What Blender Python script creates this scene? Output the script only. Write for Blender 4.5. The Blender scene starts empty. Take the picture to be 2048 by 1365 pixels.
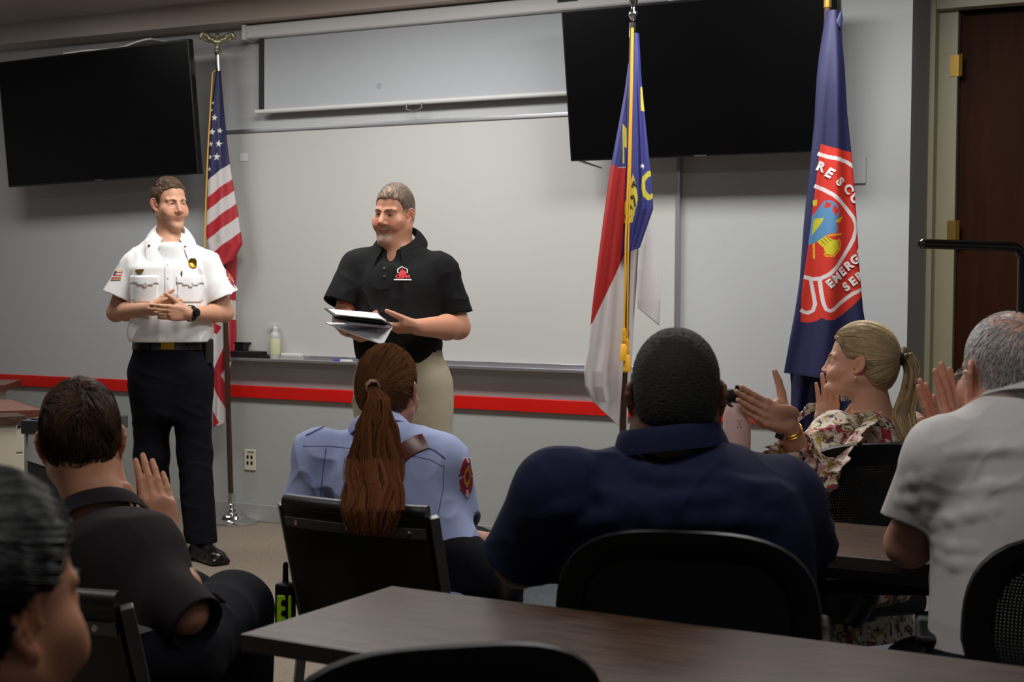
import bpy, bmesh, math, random
import numpy as np
from mathutils import Matrix, Vector
random.seed(7)
rng = np.random.default_rng(11)
A = np.array
SC = bpy.context.scene
COL = SC.collection

# ------------------------------------------------------------------ camera geometry
FPX = 2875.0
_x = A([-4585 - 1024, -(535 - 682.5), -FPX]); _x = -_x / np.linalg.norm(_x)
_y = A([2500 - 1024, -(592 - 682.5), -FPX]); _y /= np.linalg.norm(_y)
_y = _y - _x * _x.dot(_y); _y /= np.linalg.norm(_y)
CR = np.stack([_x, _y, np.cross(_x, _y)])
CC = A([0, 0, 1.325])
EX = CR[:, 0] * A([1, 1, 0]); EX /= np.linalg.norm(EX)          # room direction square to the sight line
EN = A([-EX[1], EX[0], 0])

def ray(u, v):
    return CR @ A([u - 1024, -(v - 682.5), -FPX])
def at(u, v, t):
    return CC + ray(u, v) * (t / FPX)
def at_y(u, v, y):
    d = ray(u, v); return CC + d * ((y - CC[1]) / d[1])
def at_z(u, v, z):
    d = ray(u, v); return CC + d * ((z - CC[2]) / d[2])

# ------------------------------------------------------------------ materials
def lin(c):
    return tuple(((x / 255) / 12.92 if x <= 10.3 else ((x / 255 + .055) / 1.055) ** 2.4) for x in c)

def mat(name, rgb=(128, 128, 128), rough=.6, metal=0., bump=0., bscale=200., var=0., vscale=6., attr=False,
        spec=.5, sheen=0., trans=0., stretch=None, sss=0., coat=0., emit=None, estr=0.):
    m = bpy.data.materials.new(name); m.use_nodes = True
    nt = m.node_tree; N = nt.nodes; L = nt.links
    b = N['Principled BSDF']
    b.inputs['Roughness'].default_value = rough
    b.inputs['Metallic'].default_value = metal
    b.inputs['Specular IOR Level'].default_value = spec
    b.inputs['Sheen Weight'].default_value = sheen
    b.inputs['Transmission Weight'].default_value = trans
    b.inputs['Coat Weight'].default_value = coat
    if sss:
        b.inputs['Subsurface Weight'].default_value = sss
        b.inputs['Subsurface Radius'].default_value = (.012, .005, .003)
    c = lin(rgb) + (1,)
    b.inputs['Base Color'].default_value = c
    tc = N.new('ShaderNodeTexCoord')
    src = tc.outputs['Object']
    if stretch:
        mp = N.new('ShaderNodeMapping'); mp.inputs['Scale'].default_value = stretch
        L.new(src, mp.inputs['Vector']); src = mp.outputs['Vector']
    base = None
    if attr:
        a = N.new('ShaderNodeAttribute'); a.attribute_name = 'Col'; base = a.outputs['Color']
    if var:
        n = N.new('ShaderNodeTexNoise'); n.inputs['Scale'].default_value = vscale
        n.inputs['Detail'].default_value = 5
        L.new(src, n.inputs['Vector'])
        mr = N.new('ShaderNodeMapRange')
        mr.inputs['From Min'].default_value = .3; mr.inputs['From Max'].default_value = .7
        mr.inputs['To Min'].default_value = 1 - var; mr.inputs['To Max'].default_value = 1 + var
        L.new(n.outputs['Fac'], mr.inputs['Value'])
        mx = N.new('ShaderNodeMix'); mx.data_type = 'RGBA'; mx.blend_type = 'MULTIPLY'
        mx.inputs[0].default_value = 1
        mx.inputs[6].default_value = c
        if base: L.new(base, mx.inputs[6])
        L.new(mr.outputs['Result'], mx.inputs[7])
        base = mx.outputs[2]
    if base: L.new(base, b.inputs['Base Color'])
    if bump:
        n2 = N.new('ShaderNodeTexNoise'); n2.inputs['Scale'].default_value = bscale
        n2.inputs['Detail'].default_value = 3
        L.new(src, n2.inputs['Vector'])
        bp = N.new('ShaderNodeBump'); bp.inputs['Strength'].default_value = bump
        bp.inputs['Distance'].default_value = .004
        L.new(n2.outputs['Fac'], bp.inputs['Height']); L.new(bp.outputs['Normal'], b.inputs['Normal'])
    if emit:
        b.inputs['Emission Color'].default_value = lin(emit) + (1,)
        b.inputs['Emission Strength'].default_value = estr
    return m

# ------------------------------------------------------------------ objects
def link(o, parent=None):
    COL.objects.link(o)
    if parent is not None: o.parent = parent
    return o

def wloc(o):
    p = A([0., 0, 0])
    while o is not None:
        p = p + A(o.location); o = o.parent
    return p

def tag(o, label=None, cat=None, group=None, kind=None):
    if label: o['label'] = label
    if cat: o['category'] = cat
    if group: o['group'] = group
    if kind: o['kind'] = kind
    return o

def thing(name, loc, label, cat, group=None):
    o = bpy.data.objects.new(name, None); o.location = loc
    o.empty_display_size = .1
    link(o); return tag(o, label, cat, group)

def raw_mesh(name, V, F, m, parent=None, col=None, smooth=True, kind=None):
    """one mesh object from arrays; V is in world space, F an (n,4) or (n,3) array or a list of polygons"""
    me = bpy.data.meshes.new(name)
    V = np.asarray(V, np.float32)
    off = wloc(parent) if parent is not None else A([0, 0, 0])
    V = (V - off).astype(np.float32)
    if isinstance(F, np.ndarray):
        k = F.shape[1]
        me.vertices.add(len(V)); me.vertices.foreach_set('co', V.ravel())
        me.loops.add(F.size); me.loops.foreach_set('vertex_index', F.astype(np.int32).ravel())
        me.polygons.add(len(F))
        me.polygons.foreach_set('loop_start', np.arange(0, F.size, k, dtype=np.int32))
        me.polygons.foreach_set('loop_total', np.full(len(F), k, np.int32))
        me.update(calc_edges=True)
    else:
        me.from_pydata(V.tolist(), [], F); me.update()
    if smooth: me.polygons.foreach_set('use_smooth', [True] * len(me.polygons))
    if col is not None:
        a = me.color_attributes.new('Col', 'FLOAT_COLOR', 'POINT')
        c4 = np.ones((len(V), 4), np.float32); c4[:, :3] = col
        a.data.foreach_set('color', c4.ravel())
    me.validate()
    me.materials.append(m)
    o = bpy.data.objects.new(name, me); link(o, parent)
    if kind: o['kind'] = kind
    return o

class MB:
    """collects simple shapes, world space, and links them as one mesh"""
    def __init__(s): s.V = []; s.F = []; s.n = 0
    def add(s, V, F):
        s.V += [tuple(float(c) for c in v) for v in V]; s.F += [tuple(i + s.n for i in f) for f in F]; s.n += len(V); return s
    def box(s, c, size, M=None, taper=1.):
        c = A(c, float); h = A(size, float) / 2
        P = A([[x, y, z] for z in (-1, 1) for y in (-1, 1) for x in (-1, 1)], float)
        P[4:, :2] *= taper
        P = P * h
        if M is not None: P = P @ np.asarray(M)
        return s.add(P + c, [(0, 2, 3, 1), (4, 5, 7, 6), (0, 1, 5, 4), (2, 6, 7, 3), (0, 4, 6, 2), (1, 3, 7, 5)])
    def tube(s, pts, r, seg=10, cap=True, flat=1.):
        pts = [A(p, float) for p in pts]; n = len(pts)
        rr = [r] * n if np.isscalar(r) else list(r)
        T = []
        for i in range(n):
            d = pts[min(i + 1, n - 1)] - pts[max(i - 1, 0)]; T.append(d / (np.linalg.norm(d) + 1e-9))
        ref = A([0, 0, 1.]) if abs(T[0][2]) < .9 else A([1., 0, 0])
        V = []
        b = np.cross(T[0], ref); b /= np.linalg.norm(b)
        for i in range(n):
            b = b - T[i] * b.dot(T[i]); b /= np.linalg.norm(b); c = np.cross(T[i], b)
            for k in range(seg):
                a = 2 * math.pi * k / seg
                V.append(pts[i] + rr[i] * (math.cos(a) * b + flat * math.sin(a) * c))
        F = [(i * seg + k, i * seg + (k + 1) % seg, (i + 1) * seg + (k + 1) % seg, (i + 1) * seg + k) for i in range(n - 1) for k in range(seg)]
        if cap: F += [tuple(range(seg))[::-1], tuple((n - 1) * seg + k for k in range(seg))]
        return s.add(V, F)
    def lathe(s, c, prof, seg=32, axis=(0, 0, 1)):
        c = A(c, float); ax = A(axis, float); ax /= np.linalg.norm(ax)
        b = np.cross(ax, A([0, 0, 1.]) if abs(ax[2]) < .9 else A([1., 0, 0])); b /= np.linalg.norm(b); d = np.cross(ax, b)
        V = []
        for r, z in prof:
            for k in range(seg):
                a = 2 * math.pi * k / seg
                V.append(c + ax * z + r * (math.cos(a) * b + math.sin(a) * d))
        n = len(prof)
        F = [(i * seg + k, i * seg + (k + 1) % seg, (i + 1) * seg + (k + 1) % seg, (i + 1) * seg + k) for i in range(n - 1) for k in range(seg)]
        F += [tuple(range(seg))[::-1], tuple((n - 1) * seg + k for k in range(seg))]
        return s.add(V, F)
    def grid(s, fn, nu, nv):
        V = [fn(i / nu, j / nv) for j in range(nv + 1) for i in range(nu + 1)]
        w = nu + 1
        return s.add(V, [(j * w + i, j * w + i + 1, (j + 1) * w + i + 1, (j + 1) * w + i) for j in range(nv) for i in range(nu)])
    def slab(s, pts, d):
        """polygon pts given thickness along vector d"""
        n = len(pts); d = A(d, float); P = [A(p, float) for p in pts]
        V = P + [p + d for p in P]
        F = [tuple(range(n))[::-1], tuple(range(n, 2 * n))] + [(i, (i + 1) % n, n + (i + 1) % n, n + i) for i in range(n)]
        return s.add(V, F)
    def build(s, name, m, parent=None, bevel=0., smooth=False, seg=2, solid=0., sub=0):
        o = raw_mesh(name, A(s.V), s.F, m, parent, smooth=smooth)
        if solid:
            md = o.modifiers.new('s', 'SOLIDIFY'); md.thickness = solid; md.offset = 0
        if bevel:
            md = o.modifiers.new('b', 'BEVEL'); md.width = bevel; md.segments = seg; md.limit_method = 'ANGLE'; md.angle_limit = math.radians(35)
            md.harden_normals = False
            o.data.polygons.foreach_set('use_smooth', [True] * len(o.data.polygons))
            w = o.modifiers.new('w', 'WEIGHTED_NORMAL')
        elif smooth:
            md = o.modifiers.new('e', 'EDGE_SPLIT'); md.split_angle = math.radians(40)
        if sub:
            md = o.modifiers.new('ss', 'SUBSURF'); md.levels = sub; md.render_levels = sub
        return o

def rotz(a):
    c, s = math.cos(a), math.sin(a); return A([[c, s, 0], [-s, c, 0], [0, 0, 1.]])      # rows = images of x, y, z
def unit(v):
    v = A(v, float); return v / np.linalg.norm(v)

# ------------------------------------------------------------------ rounded bodies from distance fields
def smin(a, b, k):
    h = np.clip(.5 + .5 * (b - a) / k, 0, 1); return b + (a - b) * h - k * h * (1 - h)
def frame(fwd, up=(0, 0, 1)):
    f = unit(fwd); r = unit(np.cross(f, A(up, float))); return np.stack([r, f, np.cross(r, f)])

def cone(a, b, ra, rb):
    a = A(a, float); b = A(b, float); ba = b - a; L2 = ba.dot(ba) + 1e-12
    def fn(P):
        q = P - a; t = np.clip(q @ ba / L2, 0, 1)
        return np.linalg.norm(q - t[:, None] * ba, axis=1) - (ra + (rb - ra) * t)
    return fn, (a + b) / 2, math.sqrt(L2) / 2 + max(ra, rb)
def ell(c, r, M=None):
    c = A(c, float); r = A(r, float)
    def fn(P):
        q = P - c
        if M is not None: q = q @ M.T
        k0 = np.linalg.norm(q / r, axis=1); k1 = np.linalg.norm(q / (r * r), axis=1) + 1e-9
        return k0 * (k0 - 1) / k1
    return fn, c, float(r.max())
def rbox(c, h, M=None, r=.01):
    c = A(c, float); h = A(h, float)
    def fn(P):
        q = P - c
        if M is not None: q = q @ M.T
        d = np.abs(q) - (h - r)
        return np.linalg.norm(np.maximum(d, 0), axis=1) + np.minimum(d.max(1), 0) - r
    return fn, c, float(np.linalg.norm(h))
def loft(o, M, st, p=2.3, capk=.03):
    """stations (z, cx, cy, rx, ry_front, ry_back) along M's up axis; returns a prim with .surf(z, ang)"""
    o = A(o, float); st = A(st, float)
    z0, z1 = st[0, 0], st[-1, 0]
    zz = np.linspace(z0, z1, 96); n = len(st)
    tab = np.zeros((96, 5))
    for j in range(5):
        y = st[:, j + 1]; x = st[:, 0]
        dk = np.diff(y) / np.diff(x); m = np.zeros(n); m[0] = dk[0]; m[-1] = dk[-1]
        for i in range(1, n - 1):
            m[i] = 0 if dk[i - 1] * dk[i] <= 0 else 2 * dk[i - 1] * dk[i] / (dk[i - 1] + dk[i])
        i = np.clip(np.searchsorted(x, zz, 'right') - 1, 0, n - 2); h = x[i + 1] - x[i]; t = (zz - x[i]) / h
        tab[:, j] = (2 * t**3 - 3 * t**2 + 1) * y[i] + (t**3 - 2 * t**2 + t) * h * m[i] + (-2 * t**3 + 3 * t**2) * y[i + 1] + (t**3 - t**2) * h * m[i + 1]
    def par(z):
        f = np.clip((z - z0) / (z1 - z0), 0, 1) * 95; i = np.minimum(f.astype(int), 94); w = (f - i)[:, None]
        return tab[i] * (1 - w) + tab[i + 1] * w
    def fn(P):
        q = (P - o) @ M.T
        t = par(q[:, 2]); x = q[:, 0] - t[:, 0]; y = q[:, 1] - t[:, 1]
        ry = np.where(y > 0, t[:, 3], t[:, 4])
        r = (np.abs(x / t[:, 2]) ** p + np.abs(y / ry) ** p) ** (1 / p) + 1e-6
        l = np.hypot(x, y)
        d = np.where(r < .3, -np.minimum(t[:, 2], ry) * .7, l * (1 - 1 / r))
        dz = np.maximum(z0 - q[:, 2], q[:, 2] - z1)
        return -smin(-d, -dz, capk)
    c = o + ((z0 + z1) / 2) * M[2]
    R = math.hypot((z1 - z0) / 2, float(np.abs(st[:, 3:]).max() + np.abs(st[:, 1:3]).max()))
    def surf(z, ang, grow=0.):
        t = par(A([z]))[0]; ca, sa = math.cos(ang), math.sin(ang)
        ry = t[3] if sa > 0 else t[4]
        k = 1 / ((abs(ca / t[2]) ** p + abs(sa / ry) ** p) ** (1 / p)) + grow
        return o + M.T @ A([t[0] + k * ca, t[1] + k * sa, z])
    fn.surf = surf
    return fn, c, R
def nest(ops, M, o, s=1., R=.2):
    o = A(o, float)
    def fn(P):
        return ev(ops, ((P - o) @ M.T) / s) * s
    return fn, o, R * s

class Ops(list):
    def u(s, prim, k=.02): s.append(('u', prim, k)); return s
    def sub(s, prim, k=.01): s.append(('s', prim, k)); return s
    def cut(s, fn, k=.004): s.append(('i', (fn, None, None), k)); return s          # keep fn < 0
    def disp(s, fn): s.append(('d', (fn, None, None), 0)); return s

def ev(ops, P, mg=.03):
    d = np.full(len(P), 1.0)
    for mode, (fn, c, R), k in ops:
        if mode in 'us':
            w = P - c; m = (w * w).sum(1) < (R + 1.2 * k + mg) ** 2
            if not m.any(): continue
            v = fn(P[m])
            d[m] = smin(d[m], v, k) if mode == 'u' else -smin(-d[m], v, k)
        else:
            m = d < .12
            if not m.any(): continue
            if mode == 'i': d[m] = -smin(-d[m], -fn(P[m]), k)
            else: d[m] = d[m] + fn(P[m])
    return d

_OFF = A([[i, j, k] for i in (0, 1) for j in (0, 1) for k in (0, 1)])
def sdf_mesh(ops, h):
    lo = np.min([p[1] - p[2] for m, p, k in ops if m == 'u'], 0) - 4 * h - .01
    hi = np.max([p[1] + p[2] for m, p, k in ops if m == 'u'], 0) + 4 * h + .01
    B = 8; nb = np.ceil((hi - lo) / (h * B)).astype(int) + 1
    g = np.stack(np.meshgrid(*[np.arange(n) for n in nb], indexing='ij'), -1).reshape(-1, 3)
    half = h * B * math.sqrt(3) / 2
    # two steps: coarse blocks of blocks first
    cen = lo + (g + .5) * (h * B)
    act = np.zeros(len(g), bool)
    for s in range(0, len(g), 400000):
        act[s:s + 400000] = np.abs(ev(ops, cen[s:s + 400000], mg=half * 1.6)) < half * 1.45 + .004
    g = g[act]
    loc = np.stack(np.meshgrid(*[np.arange(B + 1)] * 3, indexing='ij'), -1).reshape(-1, 3)
    keys = []; pos = []; ek = [[], [], []]; efl = [[], [], []]
    N = nb * B + 2
    def key(c): return (c[..., 0].astype(np.int64) * N[1] + c[..., 1]) * N[2] + c[..., 2]
    CH = 400
    for s in range(0, len(g), CH):
        gb = g[s:s + CH]
        L = (gb[:, None, :] * B + loc[None])
        V = ev(ops, lo + L.reshape(-1, 3) * h).reshape(len(gb), B + 1, B + 1, B + 1)
        c8 = np.stack([V[:, a:a + B, b:b + B, c:c + B] for a, b, c in _OFF], -1)
        neg = c8 < 0
        m = neg.any(-1) & ~neg.all(-1)
        if not m.any(): continue
        ib, i, j, k = np.nonzero(m)
        cc = gb[ib] * B + np.stack([i, j, k], 1)
        v8 = c8[m]
        acc = np.zeros((len(cc), 3)); cnt = np.zeros(len(cc))
        for a in range(8):
            for ax in range(3):
                if _OFF[a][ax]: continue
                b = a + (4, 2, 1)[ax]
                va, vb = v8[:, a], v8[:, b]; x = (va < 0) != (vb < 0)
                t = np.where(x, va / np.where(x, va - vb, 1), 0)
                p = np.repeat(_OFF[a][None].astype(float), len(cc), 0); p[:, ax] += t
                acc += p * x[:, None]; cnt += x
        keys.append(key(cc)); pos.append(lo + (cc + acc / cnt[:, None]) * h)
        for ax in range(3):
            va, vb = v8[:, 0], v8[:, (4, 2, 1)[ax]]; x = (va < 0) != (vb < 0)
            ek[ax].append(cc[x]); efl[ax].append(va[x] < 0)
    keys = np.concatenate(keys); pos = np.concatenate(pos)
    o = np.argsort(keys); keys = keys[o]; pos = pos[o]
    F = []
    for ax in range(3):
        c = np.concatenate(ek[ax]); fl = np.concatenate(efl[ax])
        a1, a2 = [(1, 2), (2, 0), (0, 1)][ax]
        d1 = np.zeros(3, int); d1[a1] = 1; d2 = np.zeros(3, int); d2[a2] = 1
        q = np.stack([c - d1 - d2, c - d2, c, c - d1], 1)
        kk = key(q); ix = np.clip(np.searchsorted(keys, kk), 0, len(keys) - 1)
        ok = (keys[ix] == kk).all(1); ix = ix[ok]; fl = fl[ok]
        ix[~fl] = ix[~fl][:, ::-1]
        F.append(ix)
    return pos, np.concatenate(F)

def sdf_obj(ops, h, name, m, parent, col=None, relax=1, one=False):
    V, F = sdf_mesh(ops, h)
    if one:                                                  # keep the largest connected piece
        L = np.arange(len(V))
        for _ in range(200):
            K = L.copy(); mn = L[F].min(1)
            for a in range(4): np.minimum.at(L, F[:, a], mn)
            L = L[L]
            if (K == L).all(): break
        ids, ct = np.unique(L, return_counts=True); F = F[L[F[:, 0]] == ids[ct.argmax()]]
        us, inv = np.unique(F, return_inverse=True); V = V[us]; F = inv.reshape(F.shape)
    for _ in range(relax):                                   # one light smoothing pass
        S = np.zeros_like(V); n = np.zeros(len(V))
        for a in range(4):
            b = (a + 1) % 4
            np.add.at(S, F[:, a], V[F[:, b]]); np.add.at(n, F[:, a], 1)
        V = V * .5 + .5 * S / np.maximum(n, 1)[:, None]
    c = col(V) if col is not None else None
    return raw_mesh(name, V, F, m, parent, col=c)

def waves(freq, seed, n=7, aniso=(1, 1, 1)):
    r = np.random.default_rng(seed); K = r.normal(size=(n, 3)); K /= np.linalg.norm(K, axis=1)[:, None]
    K = K * freq * r.uniform(.6, 1.5, (n, 1)) * A(aniso); ph = r.uniform(0, 6.28, n)
    def fn(P): return np.sin(P @ K.T + ph).sum(1) / math.sqrt(n)
    return fn
def folds(amp, freq, seed, aniso=(1, 1, 1)):
    w = waves(freq, seed, 6, aniso); w2 = waves(freq * .5, seed + 1, 4, aniso)
    def fn(P):
        a = w(P); b = np.clip(w2(P) * .6 + .5, 0, 1)
        return -amp * b * (np.exp(-2.2 * np.abs(a)) * 1.6 - .55)
    return fn
def grad(ops, P, e=.002):
    g = np.stack([ev(ops, P + A(d) * e) - ev(ops, P - A(d) * e) for d in np.eye(3)], 1)
    return g / (np.linalg.norm(g, axis=1)[:, None] + 1e-9)
def stick(ops, p, d, far=.5):
    """march from p along d to the surface; returns point, outward normal"""
    p = A(p, float)[None]; d = unit(d); t = 0
    for _ in range(80):
        s = ev(ops, p + t * d, mg=.4)[0]
        if s < .0004: break
        t += max(s * .6, .0005)
        if t > far: break
    q = p + t * d
    return q[0], grad(ops, q)[0]
# ------------------------------------------------------------------ palette
M = {}
M['wall'] = mat('wall_paint', (182, 185, 186), .75, bump=.12, bscale=160, var=.03, vscale=1.2)
M['wall_low'] = mat('wall_paint_lower', (162, 165, 162), .7, bump=.12, bscale=160, var=.03, vscale=1.2)
M['ceil'] = mat('ceiling_paint', (176, 166, 158), .9, bump=.2, bscale=90, var=.03, vscale=2)
M['soffit'] = mat('soffit_paint', (190, 178, 168), .85, bump=.1, bscale=90)
M['red'] = mat('red_rail_paint', (206, 18, 10), .38, var=.06, vscale=3)
M['base'] = mat('baseboard_vinyl', (150, 152, 148), .5)
M['tan'] = mat('tan_carpet', (140, 127, 112), .95, bump=.9, bscale=420, var=.16, vscale=60)
M['dark_carpet'] = mat('dark_carpet', (84, 88, 94), .95, bump=.9, bscale=420, var=.2, vscale=70)
M['black'] = mat('black_plastic', (10, 10, 11), .5, spec=.3)
M['black_matte'] = mat('black_matte', (9, 9, 10), .6, bump=.15, bscale=300)
M['screen_black'] = mat('television_glass', (4, 4, 5), .3, spec=.2)
M['bezel'] = mat('television_bezel', (16, 17, 17), .35)
M['white_board'] = mat('whiteboard_enamel', (194, 194, 191), .3, var=.015, vscale=2, spec=.35)
M['alu'] = mat('brushed_aluminium', (186, 186, 190), .36, metal=.85)
M['screen_fabric'] = mat('screen_fabric', (176, 180, 184), .85, var=.02, vscale=2)
M['white_metal'] = mat('white_enamel', (208, 208, 206), .4)
M['chrome'] = mat('chrome', (225, 225, 228), .1, metal=1)
M['gold'] = mat('gold_metal', (212, 160, 52), .25, metal=1)
M['brass'] = mat('old_brass', (150, 122, 52), .4, metal=.7)
M['pole'] = mat('dark_wood_pole', (58, 36, 26), .4, var=.2, vscale=8, stretch=(8, 8, 1))
M['ivory'] = mat('ivory_plastic', (214, 206, 182), .45)
M['cream'] = mat('cream_gloss_paint', (186, 178, 148), .4)
M['door'] = mat('dark_door_wood', (60, 30, 11), .6, spec=.12, var=.25, vscale=5, stretch=(6, 6, .5))
M['laminate'] = mat('walnut_laminate', (76, 57, 45), .34, var=.5, vscale=9, stretch=(1.2, 14, 14), spec=.2)
M['lam_edge'] = mat('laminate_edge', (52, 43, 37), .45, var=.2, vscale=9, stretch=(1.2, 14, 14))
M['redwood'] = mat('reddish_laminate', (128, 88, 76), .4, var=.12, vscale=8, stretch=(1, 10, 10))
M['redwood_edge'] = mat('reddish_edge', (96, 50, 38), .45)
M['putty'] = mat('putty_metal', (198, 190, 172), .45)
M['gunmetal'] = mat('gunmetal_steel', (92, 91, 90), .4, metal=.3)
M['vinyl'] = mat('black_vinyl', (12, 12, 13), .42, bump=.12, bscale=260)
M['grey_steel'] = mat('grey_painted_steel', (104, 102, 102), .45, metal=.3)
M['mesh'] = mat('chair_mesh_fabric', (12, 12, 12), .75, bump=.4, bscale=500)
M['yellow_cord'] = mat('gold_cord', (232, 172, 30), .55, bump=.5, bscale=300)
M['hivis'] = mat('hi_vis_green', (170, 226, 20), .45)
M['pink'] = mat('pink_powder_coat', (226, 190, 184), .45, bump=.08, bscale=600)
M['pink_mark'] = mat('pink_mark', (196, 152, 144), .4)
M['liner'] = mat('bin_liner', (206, 208, 216), .35, bump=.6, bscale=25)
M['bin'] = mat('bin_plastic', (52, 54, 58), .5)
M['paper'] = mat('white_paper', (222, 220, 222), .7)
M['felt'] = mat('grey_felt', (62, 62, 64), .9)

WY = 6.56          # face of the whiteboard wall
CX0 = -1.368       # where that wall ends on the right

# ------------------------------------------------------------------ room shell
def panel(name, V, m, kind='structure'):
    return raw_mesh(name, A(V, float), [tuple(range(len(V)))], m, smooth=False, kind=kind)
mb = MB(); mb.box((-4.7, WY + .225, 1.84), (6.664, .45, 2.28)); mb.build('wall_back', M['wall'])['kind'] = 'structure'
mb = MB(); mb.box((-4.7, WY + .225, .35), (6.664, .45, .70)); mb.build('wall_back', M['wall_low'])['kind'] = 'structure'
mb = MB(); mb.box((-7.93, 2.2, 1.49), (.2, 9.6, 2.98)); mb.build('wall_left', M['wall'])['kind'] = 'structure'
mb = MB(); mb.box((2.62, 2.2, 1.49), (.2, 9.6, 2.98)); mb.build('wall_right', M['wall'])['kind'] = 'structure'
mb = MB(); mb.box((-2.65, -2.5, 1.49), (10.7, .2, 2.98)); mb.build('wall_rear', M['wall'])['kind'] = 'structure'
# doorway recess to the right of the whiteboard wall
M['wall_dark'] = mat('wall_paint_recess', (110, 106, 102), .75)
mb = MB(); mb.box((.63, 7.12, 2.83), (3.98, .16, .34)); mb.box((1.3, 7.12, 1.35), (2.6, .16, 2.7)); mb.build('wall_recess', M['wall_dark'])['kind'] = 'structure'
mb = MB(); mb.box((-2.65, 2.2, -.05), (10.8, 9.9, .1)); mb.build('floor', M['tan'])['kind'] = 'structure'
mb = MB(); mb.slab([(-3.05, 5.93, 0), (-3.05, 5.2, 0), (-1.3, 5.2, 0), (-1.3, -2.35, 0), (2.5, -2.35, 0), (2.5, 6.2, 0)], (0, 0, .004)); mb.build('floor_carpet', M['dark_carpet'])['kind'] = 'structure'
mb = MB(); mb.box((-2.65, 2.2, 2.96), (10.8, 9.9, .1)); mb.build('ceiling', M['ceil'])['kind'] = 'structure'
mb = MB(); mb.box((-2.65, WY - .085, 2.85), (10.6, .17, .12)); mb.build('trim_1', M['soffit'])['kind'] = 'structure'
# red chair rail
mb = MB(); mb.box((-4.7, WY - .011, .737), (6.664, .022, .07)); mb.build('trim_2', M['red'], bevel=.004)['kind'] = 'structure'
mb = MB(); mb.box((-4.7, WY - .006, .05), (6.664, .012, .10)); mb.build('baseboard_back', M['base'], bevel=.004)['kind'] = 'structure'
mb = MB(); mb.box((-4.7, WY - .0015, .979), (5.0, .003, .004)); 
# door casing, jamb, slab
d = thing('door_1', (-1.0, 7.0, 0), None, None); d['kind'] = 'structure'
mb = MB(); mb.box((CX0 + .013, 6.975, 1.35), (.026, .05, 2.70)); mb.box((CX0 + .013, 7.07, 1.35), (.026, .14, 2.70))
mb.box((CX0 + .07, 7.09, 1.33), (.09, .12, 2.66)); mb.box((-.7, 7.05, 2.685), (1.36, .17, .05)); mb.build('door_frame', M['cream'], d, bevel=.003)
mb = MB(); mb.box((-.76, 7.105, 1.325), (.98, .045, 2.63)); mb.build('door_slab', M['door'], d, bevel=.003)
for z in (2.40, 1.62, .78):
    mb = MB(); mb.box((-1.262, 7.028, z), (.05, .006, .10)); mb.tube([(-1.236, 7.02, z - .052), (-1.236, 7.02, z + .052)], .009); mb.build('hinge', M['brass'], d)

# ------------------------------------------------------------------ things on the wall
def f_nn(ux, up):
    n = np.cross(ux, up); return n if n[1] < 0 else -n
def tv(name, xc, z, w, h, tilt, roll, label):
    t = thing(name, (xc, WY - .23, z), label, 'television', 'wall televisions')
    ca, sa = math.cos(tilt), math.sin(tilt); cr, sr = math.cos(roll), math.sin(roll)
    ux = A([cr, 0, sr]); up = A([-sr * ca, -sa, cr * ca]); nn = np.cross(ux, up)
    Mx = np.stack([ux, nn, up]); c = A([xc, WY - .23, z]) + up * h / 2
    mb = MB(); mb.box(c - nn * 0, (w, .045, h), Mx); mb.build('bezel', M['bezel'], t, bevel=.005)
    f = nn if nn[1] < 0 else -nn
    mb = MB(); mb.box(c + f * .0235, (w - .018, .003, h - .02), Mx); mb.build('display_panel', M['screen_black'], t)
    mb = MB(); mb.box(A([xc, WY - .15, z + h * .5]), (.3, .24, .16)); mb.box(A([xc, WY - .012, z + h * .5]), (.5, .02, .30)); mb.box(c - f_nn(ux, up) * .04, (.5, .04, .32), Mx); mb.build('wall_bracket', M['black'], t)
    mb = MB(); mb.box(c + f * .026 - up * (h / 2 - .006), (.06, .003, .005), Mx); mb.build('badge', M['gunmetal'], t)
    return c, Mx, f, up
tv('wall_television', -2.266, 1.949, 1.32, .71, math.radians(10), 0, 'black flat television tilted forward behind the two flags near the corner')
c, Mx, f, up = tv('wall_television', -5.914, 1.935, 1.44, .74, math.radians(5), math.radians(1.5), 'black flat television hanging crooked on the grey wall left of the striped flag')
# pale thin panel resting along the top of the left set
mb = MB(); n_ = 26
def _pan(u, v):
    x = -.44 + .66 * u; return A([-5.72 + x, WY - .285 + .14 * v, 2.676 + .012 * u + .022 * v + .010 * math.sin(u * 9 + v * 2) * u + .022 * max(0, u - .72) / .28])
mb.grid(_pan, n_, 4); o = mb.build('paper_sheet', M['paper'], None, smooth=True, solid=.008)
tag(o, 'pale curled sheet lying along the top edge of the crooked television', 'sheet')

# projection screen
s = thing('projection_screen', (-3.9, WY - .05, 2.3), 'pull-down projection screen partly lowered above the whiteboard', 'projection screen')
mb = MB(); mb.box((-3.74, WY - .055, 2.742), (2.50, .09, .075)); mb.build('case', M['white_metal'], s, bevel=.012)
for x in (-5.0, -2.48):
    mb = MB(); mb.box((x, WY - .055, 2.742), (.03, .1, .085)); mb.build('end_cap', M['white_metal'], s, bevel=.006)
mb = MB(); mb.box((-3.74, WY - .062, 2.51), (2.37, .003, .41)); mb.build('screen_fabric', M['screen_fabric'], s)
mb = MB(); mb.box((-4.905, WY - .0645, 2.515), (.035, .003, .40)); mb.build('black_border', M['black_matte'], s)
mb = MB(); mb.tube([(-4.945, WY - .062, 2.303), (-2.53, WY - .062, 2.303)], .013, 12); mb.build('bottom_bar', M['white_metal'], s, smooth=True)
mb = MB(); mb.tube([(-3.955, WY - .075, 2.296), (-3.957, WY - .08, 2.268), (-3.91, WY - .08, 2.252), (-3.863, WY - .08, 2.268), (-3.865, WY - .075, 2.296)], .0045, 8); mb.build('pull_handle', M['grey_steel'], s, smooth=True)
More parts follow.
